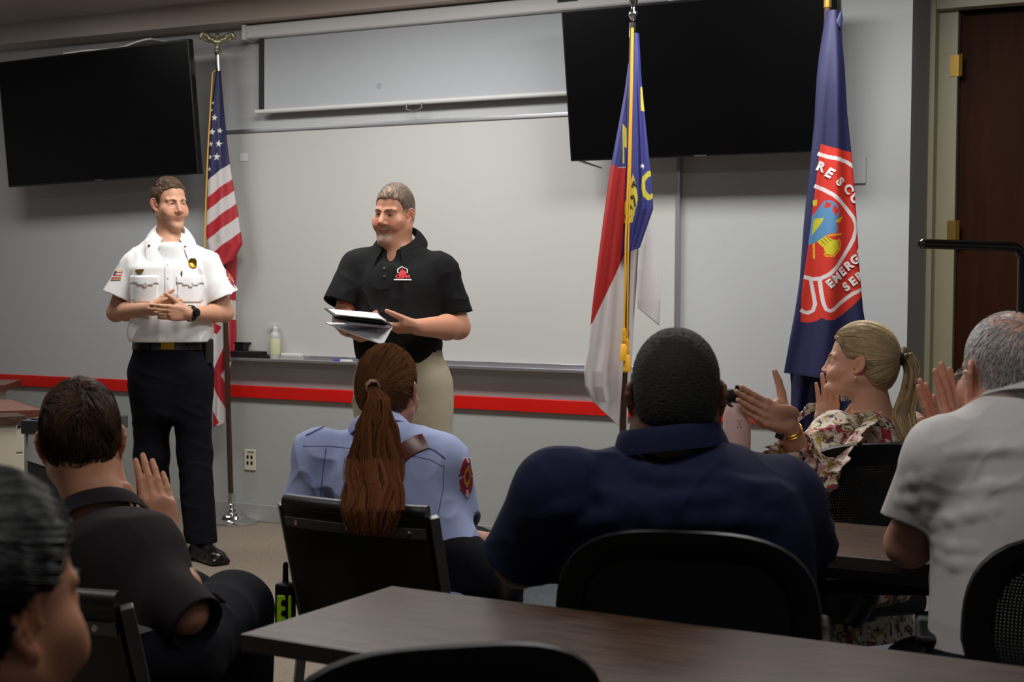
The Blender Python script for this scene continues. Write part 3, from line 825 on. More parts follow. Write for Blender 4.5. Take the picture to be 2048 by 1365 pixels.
def hair_cap(H, m, root, hl, t=(.006, .006, .008), h=.0025, name='hair', noise=.0015, nf=260, extra=None, col=None, grow=.0, zc=.0, soft=.012):
    """close hair: the skull grown by t and kept above the hairline hl = [(y, z), ...]"""
    hy = A([p[0] for p in hl]); hz = A([p[1] for p in hl])
    q = Ops()
    q.u(ell((0, -.016, .047 + zc), (.075 + t[0], .096 + t[1], .085 + t[2])))
    q.u(ell((0, -.048, -.012), (.059 + t[0] * .6, .048 + t[1], .062)), .03)
    if extra: extra(q)
    q.cut(lambda P: np.interp(P[:, 1], hy, hz) - P[:, 2], soft)
    if noise:
        wv = waves(nf, 5, 8, (1, .5, .6)); q.disp(lambda P: noise * wv(P))
    def fn(P):
        L = H.loc(P); L[:, 0] = np.abs(L[:, 0]); return ev(q, L) * H.s
    o = Ops(); o.u((fn, H.w(0, -.01, .02), .19 * H.s))
    ob = sdf_obj(o, h, name, m, root, col=col, one=True)
    return ob, o

def strand_mesh(name, paths, r, m, root, cols, seg=3):
    """paths (n, k, 3); r scalar or (k,) radii; one mesh"""
    n, k, _ = paths.shape
    T = np.gradient(paths, axis=1); T /= np.linalg.norm(T, axis=2, keepdims=True) + 1e-9
    ref = np.where(np.abs(T[..., 2:3]) < .9, A([0, 0, 1.]), A([1., 0, 0])); b = np.cross(T, ref); b /= np.linalg.norm(b, axis=2, keepdims=True) + 1e-9; c = np.cross(T, b)
    rr = np.broadcast_to(np.asarray(r, float), (n, k)) if np.ndim(r) < 2 else r
    V = np.stack([paths + rr[..., None] * (math.cos(2 * math.pi * j / seg) * b + math.sin(2 * math.pi * j / seg) * c) for j in range(seg)], 2)
    idx = np.arange(n * k * seg).reshape(n, k, seg)
    F = np.stack([idx[:, :-1], np.roll(idx[:, :-1], -1, 2), np.roll(idx[:, 1:], -1, 2), idx[:, 1:]], -1).reshape(-1, 4)
    C = np.repeat(cols[:, None], k * seg, 1).reshape(-1, 3)
    return raw_mesh(name, V.reshape(-1, 3), F, m, root, col=C)

def comb(ops, roots, flow, L, steps, lift=.001, wob=.0, seed=1, curl=None):
    """grow strands over a surface: roots (n,3) near it, flow(P)->(n,3); returns (n, steps, 3)"""
    r = np.random.default_rng(seed)
    P = roots.copy(); out = []
    Ls = L * r.uniform(.6, 1.15, (len(P), 1)) / steps
    for i in range(steps):
        d = ev(ops, P); g = grad(ops, P)
        P = P - g * (d - lift * (1 + .6 * i / steps))[:, None]
        out.append(P.copy())
        f = flow(P); f = f - g * (f * g).sum(1)[:, None]; f /= np.linalg.norm(f, axis=1)[:, None] + 1e-9
        if wob: f = f + r.normal(size=f.shape) * wob
        P = P + f * Ls
    return np.stack(out, 1)

def shades(n, c, lo=.55, hi=1.5, seed=2):
    r = np.random.default_rng(seed); return A(lin(c))[None] * r.uniform(lo, hi, (n, 1))
def scalp_roots(H, ops, n, seed=3, keep=None):
    r = np.random.default_rng(seed); d = r.normal(size=(n * 3, 3)); d /= np.linalg.norm(d, axis=1)[:, None]
    P = A([0, -.015, .04]) + d * A([.085, .105, .095])
    if keep is not None: P = P[keep(P)]
    P = P[:n]; W = H.o + (P @ H.M) * H.s
    for _ in range(4): W = W - grad(ops, W) * ev(ops, W, mg=.1)[:, None]
    return W

def fingers(q, w, D, S, N, s=1., curl=((.15, .2, .1),) * 4, spread=.06, thumb=(.55, .75, .25), tcurl=.15, kf=.004, palm=True, fan=(1, .33, -.33, -1)):
    """a hand: w wrist, D along the fingers, S towards the thumb side, N out of the palm"""
    D, S, N = unit(D), unit(S), unit(N)
    of = A([.028, .0095, -.0095, -.0275]) * s; kn = A([.090, .094, .089, .079]) * s
    ln = [(.044, .026, .021), (.048, .030, .022), (.044, .028, .021), (.034, .021, .019)]
    rr = [(.0092, .0082, .0072), (.0094, .0083, .0073), (.0090, .0079, .0070), (.0080, .0070, .0062)]
    h = Ops()
    if palm:
        for i in range(4):
            h.u(cone(w + S * of[i] * .62 + D * .006, w + D * kn[i] + S * of[i], .0150 * s, .0112 * s), .010)
        h.u(ell(w + D * .045 * s + N * .004, A([.036, .046, .0135]) * s, np.stack([S, D, N])), .012)
        h.u(cone(w + S * .020 * s + D * .012 * s + N * .006, w + S * .030 * s + D * .050 * s + N * .008, .017 * s, .014 * s), .014)
        h.u(cone(w - S * .018 * s + D * .012 * s + N * .006, w - S * .024 * s + D * .050 * s + N * .006, .014 * s, .012 * s), .014)
    tips = []
    for i in range(4):
        p = w + D * kn[i] + S * of[i]; a = 0; c = curl[i]; sp = spread * fan[i]
        for j in range(3):
            a += c[j]
            d = unit((D * math.cos(sp) + S * math.sin(sp)) * math.cos(a) + N * math.sin(a))
            e = p + d * ln[i][j] * s
            h.u(cone(p, e, rr[i][j] * s * (1.06 if j == 0 else 1.03), (rr[i][j + 1] if j < 2 else rr[i][2] * .86) * s), .006 if j == 0 else .003); p = e
        tips.append(p)
    p = w + S * .026 * s + D * .022 * s + N * .010 * s
    d = unit(D * thumb[0] + S * thumb[1] + N * thumb[2])
    for j, (L, a, b) in enumerate([(.044, .0150, .0118), (.034, .0116, .0100), (.028, .0100, .0076)]):
        e = p + d * L * s; h.u(cone(p, e, a * s, b * s), .010 if j == 0 else .003); p = e
        d = unit(d + D * tcurl + N * tcurl * .5)
    R = .22 * s
    q.u(((lambda P: ev(h, P)), w + D * .09 * s, R), .012)
    return tips

def sleeve(a, b, r0, r1, th=.006, hollow=.05, nrm=None):
    """cloth tube from a to b, open at b"""
    a = A(a, float); b = A(b, float); d = unit(b - a); n = unit(nrm) if nrm is not None else d
    f0 = cone(a, b + d * .06, r0, r1 + (r1 - r0) * .06 / np.linalg.norm(b - a))[0]
    def fn(P): return np.maximum(f0(P), (P - b) @ n)
    return fn, (a + b) / 2, np.linalg.norm(b - a) / 2 + max(r0, r1) + .02
def mouth(a, b, r0, r1, th=.010, hollow=.05, nrm=None):
    """the hollow inside an open sleeve end, to be cut away after the folds"""
    a = A(a, float); b = A(b, float); d = unit(b - a); n = unit(nrm) if nrm is not None else d
    f0 = cone(a, b + d * .08, r0 - th, r1 - th + (r1 - r0) * .08 / np.linalg.norm(b - a))[0]
    def fn(P): return np.maximum(f0(P), -((P - b) @ n + hollow))
    return fn, b, hollow + r1 + .1
def tframe(up, fwd):
    u = unit(up); f = A(fwd, float); f = unit(f - u * u.dot(f)); return np.stack([np.cross(f, u), f, u])
def arm(q, sh, el, wr, r=(.052, .044, .042, .029), k=.02):
    q.u(cone(sh, el, r[0], r[1]), k)
    m = A(el) + (A(wr) - A(el)) * .3
    q.u(cone(el, m, r[1] * .95, r[2] * 1.04), .018); q.u(cone(m, wr, r[2] * 1.04, r[3]), .02)

def ring_band(lf, z0, z1, grow, m, name, parent, a0=0., a1=2 * math.pi, th=.004, n=72):
    mb = MB(); mb.grid(lambda u, v: lf[0].surf(z0 + (z1 - z0) * v, a0 + (a1 - a0) * u, grow), n, 2)
    return mb.build(name, m, parent, smooth=True, solid=th)

def collar(c, Mt, rx, ry, m, parent, hgt=.036, fall=.045, gap=.35, pt=.03, tilt=.45, flare=.020, name='collar', th=.0035, lift=0.):
    """shirt collar round the neck: c ring centre; opens at the front by gap radians either side"""
    def pos(u, v):
        a = math.pi / 2 + gap + (2 * math.pi - 2 * gap) * u
        e = max(0, 1 - min(u, 1 - u) / .14)                  # 1 at the front ends
        if v < .4:                                           # stand, inside
            k = v / .4; r = .0; z = -hgt * .75 * (1 - k)
        else:
            k = (v - .4) / .6; r = .004 + flare * k ** .8; z = .0 - (fall + pt * e) * k + .004 * math.sin(k * 3.1)
        x = (rx + r + lift * 0) * math.cos(a); y = (ry + r) * math.sin(a)
        y += e * (r * .6); x += e * k * pt * .5 * (1 if math.cos(a) > 0 else -1) if v >= .4 else 0
        z -= y * tilt
        return A(c) + A([x, y, z]) @ Mt
    mb = MB(); mb.grid(pos, 60, 10); return mb.build(name, m, parent, smooth=True, solid=th)

def pin(ops, p, d, shape, m, name, parent, th=.002, off=.0005):
    """flat badge: shape = [(x, y), ...] metres in the plane facing -d, laid on the cloth"""
    q, n = stick(ops, p, d); up = A([0, 0, 1.]); r = unit(np.cross(up, n)); u = np.cross(n, r)
    mb = MB(); mb.slab([q + n * off + r * x + u * y for x, y in shape], n * th); return mb.build(name, m, parent)
def drape(ops, p, d, shape, m, name, parent, lift=.0012, th=.0015, col=None, nx=14):
    """cloth patch following the shirt: filled polygon grid projected along d"""
    d = unit(d); r = unit(np.cross(d, A([0, 0, 1.]))); u = np.cross(r, d); S = A(shape); lo, hi = S.min(0), S.max(0)
    ny = max(2, int(nx * (hi[1] - lo[1]) / max(hi[0] - lo[0], 1e-6))); 
    X, Y = np.meshgrid(np.linspace(lo[0], hi[0], nx + 1), np.linspace(lo[1], hi[1], ny + 1))
    P = A(p) + X.reshape(-1, 1) * r + Y.reshape(-1, 1) * u - d * .06
    t = np.zeros(len(P))
    for _ in range(50):
        s = ev(ops, P + t[:, None] * d, mg=.3); t += np.clip(s, -.02, .1) * .7
    Q = P + t[:, None] * d - d * lift
    w = nx + 1
    F = [(j * w + i, j * w + i + 1, (j + 1) * w + i + 1, (j + 1) * w + i) for j in range(ny) for i in range(nx)]
    cx = A([(X.ravel()[list(f)].mean(), Y.ravel()[list(f)].mean()) for f in F]); keep = inpoly(cx, S)
    bad = np.abs(ev(ops, P + t[:, None] * d, mg=.3)) > .004
    F = [f for f, k in zip(F, keep) if k and not bad[list(f)].any()]
    used = sorted({i for f in F for i in f}); mp = {i: k for k, i in enumerate(used)}
    cc = col(np.stack([X.ravel(), Y.ravel()], 1)[used]) if col else None
    ob = raw_mesh(name, Q[used], [tuple(mp[i] for i in f) for f in F], m, parent, col=cc)
    md = ob.modifiers.new('s', 'SOLIDIFY'); md.thickness = th; md.offset = 0
    return ob
def inpoly(P, S):
    x, y = P[:, 0], P[:, 1]; n = len(S); r = np.zeros(len(P), bool); j = n - 1
    for i in range(n):
        xi, yi = S[i]; xj, yj = S[j]
        c = ((yi > y) != (yj > y)) & (x < (xj - xi) * (y - yi) / (yj - yi + 1e-12) + xi); r ^= c; j = i
    return r
def oval(rx, ry, n=20): return [(rx * math.cos(2 * math.pi * i / n), ry * math.sin(2 * math.pi * i / n)) for i in range(n)]
def rect(w, h): return [(-w / 2, -h / 2), (w / 2, -h / 2), (w / 2, h / 2), (-w / 2, h / 2)]

def trousers(parent, hips, knees, ankles, m, lf, top, r=(.1, .075, .062), h=.005, fold=.006, seed=5, name='trousers', open_=True, near_top=False):
    q = Ops(); q.u(lf); ends = []
    for hp, kn, an in zip(hips, knees, ankles):
        if open_:
            q.u(cone(hp, kn, r[0], r[1]), .05)
            q.u(sleeve(kn, an, r[1], r[2], .005, .06, nrm=(0, 0, -1) if abs(unit(A(an) - A(kn))[2]) > .8 else None), .03)
            ends.append(mouth(kn, an, r[1], r[2], .008, .06, nrm=(0, 0, -1) if abs(unit(A(an) - A(kn))[2]) > .8 else None))
        else:
            q.u(cone(hp, kn, r[0], r[1]), .05); q.u(cone(kn, an, r[1], r[2]), .03)
    if fold: q.disp(folds(fold, 26, seed, (1, 1, 1.9)))
    for e in ends: q.sub(e, .003)
    if top is not None:
        wc = lf[1]; q.cut((lambda P: np.minimum(top(P), .22 - np.linalg.norm(P - wc, axis=1))) if not open_ or near_top else top)
    sdf_obj(q, h, name, m, parent); return q
def shoe(parent, an, toe, m, h=.004, name='shoe', s=1.):
    an = A(an, float); d = unit((A(toe) - an) * A([1, 1, 0])); Mf = frame(d); b = A([an[0], an[1], 0])
    q = Ops(); q.u(rbox(b + d * .06 + A([0, 0, .016]), (.048 * s, .145 * s, .014), Mf, .012)); q.u(ell(b + d * .145 * s + A([0, 0, .035]), (.047 * s, .06, .036), Mf), .02)
    q.u(ell(b + d * .05 + A([0, 0, .045]), (.045 * s, .10, .045), Mf), .02); q.u(cone(b + d * -.01 + A([0, 0, .05]), b + A([0, 0, .12]), .046, .045), .03); q.u(ell(b - d * .045 + A([0, 0, .04]), (.04, .04, .04), Mf), .02)
    q.cut(lambda P: .0015 - P[:, 2]); q.sub(rbox(b + d * .01 + A([0, 0, .0]), (.06, .012, .008), Mf, .004), .004)
    return sdf_obj(q, h, name, m, parent)
def add_text(txt, size, m, name, parent, place, bold=0.0, space=1.):
    cu = bpy.data.curves.new(name, 'FONT'); cu.body = txt; cu.size = size; cu.align_x = 'CENTER'; cu.align_y = 'CENTER'; cu.offset = bold; cu.space_character = space
    ob = bpy.data.objects.new(name, cu); COL.objects.link(ob); dg = bpy.context.evaluated_depsgraph_get(); dg.update()
    me = bpy.data.meshes.new_from_object(ob.evaluated_get(dg)); bpy.data.objects.remove(ob); 
    bm = bmesh.new(); bm.from_mesh(me); bmesh.ops.triangulate(bm, faces=bm.faces)
    V = [place(v.co.x, v.co.y) for v in bm.verts]; F = [tuple(v.index for v in f.verts) for f in bm.faces]; bm.free(); bpy.data.meshes.remove(me)
    return raw_mesh(name, A(V), F, m, parent, smooth=False)
# ------------------------------------------------------------------ P1: uniformed man, white shirt
M['white_shirt'] = mat('white_uniform_cotton', (236, 236, 236), .8, bump=.12, bscale=500)
M['undershirt'] = mat('white_undershirt', (228, 228, 228), .85)
M['navy_trouser'] = mat('navy_uniform_twill', (13, 14, 22), .9, spec=.15, bump=.15, bscale=500)
M['leather'] = mat('black_leather', (12, 12, 13), .28)
M['hair_brown'] = mat('brown_hair', (110, 84, 58), .5, attr=True)
M['badge_red'] = mat('badge_red', (170, 30, 40), .6, attr=True)
M['thread_white'] = mat('white_thread', (230, 230, 230), .7)
M['thread_red'] = mat('red_thread', (196, 26, 30), .7)

def person(name_loc, label):
    return thing('person', (name_loc[0], name_loc[1], 0), label, 'person')

def p1():
    t = 7.1; hd = face(341, 408, 27, -5, -3); o = at(339.5, 411, t)
    root = person(at_z(395, 1095, 0), 'standing person in white uniform shirt and navy trousers with hands clasped')
    sk = skin('skin_fair', (196, 146, 118))
    H = Head(o, hd, 1.0, jw=1.0, smile=1., eyeh=.0034, lip=.8); base = SK['skin_fair']
    Mt = face(341, 600, 2); up = Mt[2]; belt = at(342, 690, t)
    shR, shL = at(270, 529, t), at(413, 527, t); elR, elL = at(232, 626, t + .03), at(449, 627, t + .02)
    wrR, wrL = at(302, 618, 6.88), at(376, 627, 6.90)
    nb = at(341, 482, t)
    q = Ops(); q.u(H.prim()); q.u(cone(H.w(0, -.022, -.05), nb - up * .03, .055, .062), .025)
    q.u(loft(belt, Mt, [(-.05, 0, 0, .15, .09, .09), (.2, 0, 0, .155, .10, .095), (.36, 0, 0, .155, .1, .1), (.46, 0, 0, .1, .07, .08), (.52, 0, -.01, .05, .05, .05)]), .03)
    q.u(cone(nb - up * .075, shR, .055, .045), .03); q.u(cone(nb - up * .075, shL, .055, .045), .03)
    arm(q, shR, elR, wrR); arm(q, shL, elL, wrL)
    r_, f_ = Mt[0], Mt[1]                       # r_ = his right (image left)
    # left hand laid over the right, fingers wrapping round it
    fingers(q, wrL, r_ * .93 + f_ * .28 + up * .05, up * .95 + f_ * .2, -f_ * .8 + r_ * .3, 1.02, curl=((.30, .5, .35), (.32, .55, .4), (.35, .6, .4), (.4, .6, .4)), spread=.05, thumb=(.75, .7, .1))
    fingers(q, wrR, -r_ * .93 + f_ * .22 + up * .18, up * .9 + f_ * .3, -f_ * .3 - up * .1, 1.0, curl=((.5, .6, .4),) * 4, spread=.02, thumb=(.75, .62, .25))
    body_ops = q
    sdf_obj(q, .0021, 'body', sk, root, col=H.colour(base, lips=(170, 108, 96), lipw=.8))
    H.eyes(root, gaze=-.3, iris=(96, 104, 104))
    H.brows(root, mat('brow_brown', (120, 88, 66), .7), .0028, z=.028)
    hl = [(-.13, -.055), (-.05, -.05), (-.025, -.02), (-.018, .03), (.0, .035), (.012, .0), (.028, .005), (.034, .045), (.050, .078), (.075, .084), (.1, .082)]
    cap, co_ = hair_cap(H, mat('hair_base_brown', (78, 60, 46), .6), root, hl, t=(.003, .004, .010), h=.003, noise=.0012)
    def fl(P):
        L = H.loc(P); F = np.stack([L[:, 0] * 2.0 + .01, .05 + 0 * L[:, 0], -.2 * np.ones(len(L)) + (L[:, 2] > .09) * .4], 1); F[:, 1] += (L[:, 2] > .07) * .4; F[:, 0] += (L[:, 2] > .07) * -.3
        return F @ H.M
    keep = lambda P: (P[:, 2] > np.interp(P[:, 1], [a for a, b in hl], [b for a, b in hl]) + .006)
    rt = scalp_roots(H, co_, 1500, keep=keep)
    pa = comb(co_, rt, fl, .022, 5, .0015, .1)
    strand_mesh('hair_strands', pa, A([.0011, .001, .0009, .0007, .0003]), M['hair_brown'], root, shades(len(pa), (98, 74, 52)))
    # shirt
    lf = loft(belt, Mt, [(-.045, 0, .005, .178, .118, .10), (-.01, 0, .01, .196, .132, .108), (.06, 0, .01, .205, .135, .112), (.16, 0, .008, .192, .128, .112), (.28, 0, .006, .192, .130, .118), (.37, 0, 0, .182, .120, .115), (.43, 0, -.005, .130, .09, .1), (.48, 0, -.012, .085, .07, .08)], p=2.5)
    s = Ops(); s.u(lf)
    for sh, nbx in ((shR, 1), (shL, -1)):
        s.u(cone(nb + r_ * nbx * .050 - up * .012 - f_ * .012, sh - up * .004, .042, .062), .04)
    eR = at(240, 596, t + .01); eL = at(443, 595, t + .01)
    s.u(sleeve(shR, eR, .064, .090, .006, .05, nrm=unit(-up + r_ * .42)), .03); s.u(sleeve(shL, eL, .064, .090, .006, .05, nrm=unit(-up - r_ * .42)), .03)
    s.disp(folds(.012, 22, 21, (1, 1, .7)))
    s.disp(folds(.005, 48, 5, (1, 1, .6)))
    s.sub(mouth(shR, eR, .064, .090, .012, .05, nrm=unit(-up + r_ * .42)), .003); s.sub(mouth(shL, eL, .064, .090, .012, .05, nrm=unit(-up - r_ * .42)), .003)
    s.cut(lambda P: -((P - belt) @ up) + .016)
    # soft creases radiating to the clasped hands, and the blouse over the belt
    s.sub(ell(nb + f_ * .12 - up * .005, (.045, .07, .085), Mt), .01)
    shirt = sdf_obj(s, .0038, 'uniform_shirt', M['white_shirt'], root)
    u = Ops(); u.u(loft(belt, Mt, [(.28, 0, 0, .14, .116, .10), (.36, 0, 0, .135, .114, .10), (.43, 0, .0, .095, .100, .09), (.47, 0, .004, .076, .090, .075), (.506, 0, .008, .068, .080, .07)])); sdf_obj(u, .004, 'undershirt', M['undershirt'], root)
    collar(nb + up * .050 - f_ * .006, Mt, .068, .074, M['white_shirt'], root, hgt=.035, fall=.062, gap=.62, pt=.055, tilt=.60, flare=.050)
    # placket, buttons, pockets, badges
    D = -f_
    def sp(u_, v_): return at(u_, v_, t) + f_ * .35
    mb = MB()
    drape(s, sp(334, 575), D, rect(.032, .30), M['white_shirt'], 'placket', root, .001, .0022, nx=6)
    for v in (530, 556, 583, 668):
        pin(s, sp(334, v), D, oval(.0055, .0055, 12), M['thread_white'], 'button', root, .002, .003)
    for u_, sx in ((288, 1), (378, -1)):
        drape(s, sp(u_, 580), D, [(-.062, .07), (.062, .07), (.062, -.05), (.05, -.062), (-.05, -.062), (-.062, -.05)], M['white_shirt'], 'pocket', root, .0012, .0022)
        drape(s, sp(u_, 562), D, [(-.066, .024), (.066, .024), (.066, -.014), (.04, -.018), (0, -.034), (-.04, -.018), (-.066, -.014)], M['white_shirt'], 'pocket_flap', root, .0034, .003)
        pin(s, sp(u_ + 4, 566), D, oval(.006, .006, 12), M['thread_white'], 'button', root, .0025, .005)
    pin(s, sp(279, 543), D, [(-.026, .006), (.026, .009), (.022, -.006), (.008, -.013), (-.01, -.014), (-.024, -.006)], M['brass'], 'name_plate', root, .003, .002)
    q_, n_ = stick(s, sp(383, 531), D); b = MB(); b.lathe(q_, [(.002, 0), (.019, .001), (.021, .003), (.016, .005), (.012, .005), (.010, .008), (.002, .009)], 8, n_); b.slab([q_ + n_ * .001 + r_ * x + up * y for x, y in [(-.02, .02), (-.008, .033), (.0, .030), (.008, .033), (.02, .02), (.019, -.008), (.011, -.026), (0, -.034), (-.011, -.026), (-.019, -.008)]], n_ * .003); b.build('badge', M['gold'], root)
    mb = MB(); q_, n_ = stick(s, sp(361, 552), D); mb.tube([q_ + n_ * .004 + up * .020, q_ + n_ * .004 - up * .020], .0032, 8); mb.build('pen', M['black'], root)
    for u_, v_ in ((300, 494), (367, 498)):
        pin(s, sp(u_, v_) , D, oval(.007, .007, 14), mat('collar_pin', (70, 54, 30), .4, metal=.5), 'collar_pin', root, .002, .014)
    # sleeve patches
    def flagcol(P):
        C = np.zeros((len(P), 3)); k = np.floor((P[:, 1] + .03) / .0065).astype(int)
        C[:] = np.where((k % 2 == 0)[:, None], A(lin((180, 40, 50))), A(lin((226, 222, 220)))); c = (P[:, 0] < .0) & (P[:, 1] > .002); C[c] = lin((40, 44, 110))
        e = (np.abs(P[:, 0]) > .026) | (np.abs(P[:, 1]) > .020); C[e] = lin((206, 150, 50)); return C
    pm = mat('embroidered_patch', (255, 255, 255), .75, attr=True)
    drape(s, shR - up * .055 + r_ * .3 + f_ * .16, unit(-r_ * .85 - f_ * .5), [(-.03, -.024), (.03, -.024), (.03, .024), (-.03, .024)], pm, 'flag_patch', root, .0018, .002, flagcol, nx=24)
    drape(s, shL - up * .07 - r_ * .3 + f_ * .18, unit(r_ * .8 - f_ * .6), [(-.034, .02), (-.02, .042), (.02, .042), (.034, .02), (.03, -.025), (0, -.052), (-.03, -.025)], pm, 'department_patch', root, .0018, .002, patchcol, nx=24)
    # trousers, belt
    hpR, hpL = at(303, 752, t + .0), at(382, 752, t); knR, knL = at(303, 910, t + .02), at(389, 905, t); anR, anL = at_z(312, 1068, .085), at_z(402, 1085, .085)
    lt = loft(belt, Mt, [(-.36, 0, 0, .16, .12, .13), (-.2, 0, .0, .198, .128, .14), (-.12, 0, .0, .200, .122, .135), (-.03, 0, .002, .183, .112, .11), (.0, 0, .002, .180, .108, .104), (.03, 0, .002, .18, .106, .10)], p=2.4)
    tr = trousers(root, [hpR, hpL], [knR, knL], [anR, anL], M['navy_trouser'], lt, lambda P: (P - belt) @ up - .028, r=(.102, .083, .078), fold=.004, seed=31)
    ring_band(lt, -.022, .022, .004, M['leather'], 'belt', root)
    q_, n_ = stick(tr, at(333, 690, t) + f_ * .3, D); mb = MB(); mb.box(q_ + n_ * .008, (.062, .006, .040), np.stack([r_, n_, up])); mb.build('belt_buckle', M['gold'], root, bevel=.002)
    q_ = at(412, 697, t); mb = MB(); mb.box(q_ - r_ * .012 - up * .015, (.045, .09, .13), Mt); mb.build('belt_holster', M['black_matte'], root, bevel=.012, seg=3)
    for u_ in (300, 372):
        q_, n_ = stick(tr, at(u_, 690, t) + f_ * .3, D); mb = MB(); mb.box(q_ + n_ * .006, (.012, .004, .05), np.stack([r_, n_, up])); mb.build('belt_loop', M['navy_trouser'], root)
    shoe(root, anL, anL + f_ * .26 - r_ * .12, M['leather'], s=1.02); shoe(root, anR, anR + f_ * .25 + r_ * .1, M['leather'], s=1.02)
    # watch and ring
    wd = unit(wrL - elL); c = wrL - wd * .016
    fr = np.stack([unit(np.cross(wd, up)), wd, unit(np.cross(np.cross(wd, up), wd))])
    mb = MB(); a_ = unit(f_ - wd * f_.dot(wd)); b_ = np.cross(wd, a_)
    ring = [c + a_ * .034 * math.cos(x) + b_ * .037 * math.sin(x) for x in np.linspace(0, 6.283, 40)]
    V = []; 
    for p, x in zip(ring, np.linspace(0, 6.283, 40)):
        n = unit(a_ * math.cos(x) + b_ * math.sin(x)); V += [p - wd * .011, p + wd * .011, p + wd * .011 + n * .003, p - wd * .011 + n * .003]
    mb.add(V, [(4 * i + j, 4 * i + (j + 1) % 4, 4 * i + 4 + (j + 1) % 4, 4 * i + 4 + j) for i in range(39) for j in range(4)]); wt = mb.build('watch', M['black'], root, smooth=True)
    n = unit(a_ * .95 + b_ * .1); mb = MB(); mb.lathe(c + n * .036, [(.002, 0), (.021, 0), (.022, .003), (.021, .009), (.018, .010), (.002, .0098)], 28, n); mb.build('watch_face', M['screen_black'], wt, smooth=True)
    return H
def patchcol(P):
    C = np.repeat(A([lin((196, 190, 196))]), len(P), 0); r = np.hypot(P[:, 0] / .034, P[:, 1] / .048)
    C[r < .9] = lin((166, 24, 44)); a = np.arctan2(P[:, 1], P[:, 0]); C[(r < .9) & (np.abs(np.sin(2 * a)) < .16)] = lin((222, 210, 214)); C[r < .42] = lin((210, 150, 40)); C[r < .26] = lin((150, 26, 50)); C[(r < .62) & (r > .54)] = lin((60, 44, 96))
    return C

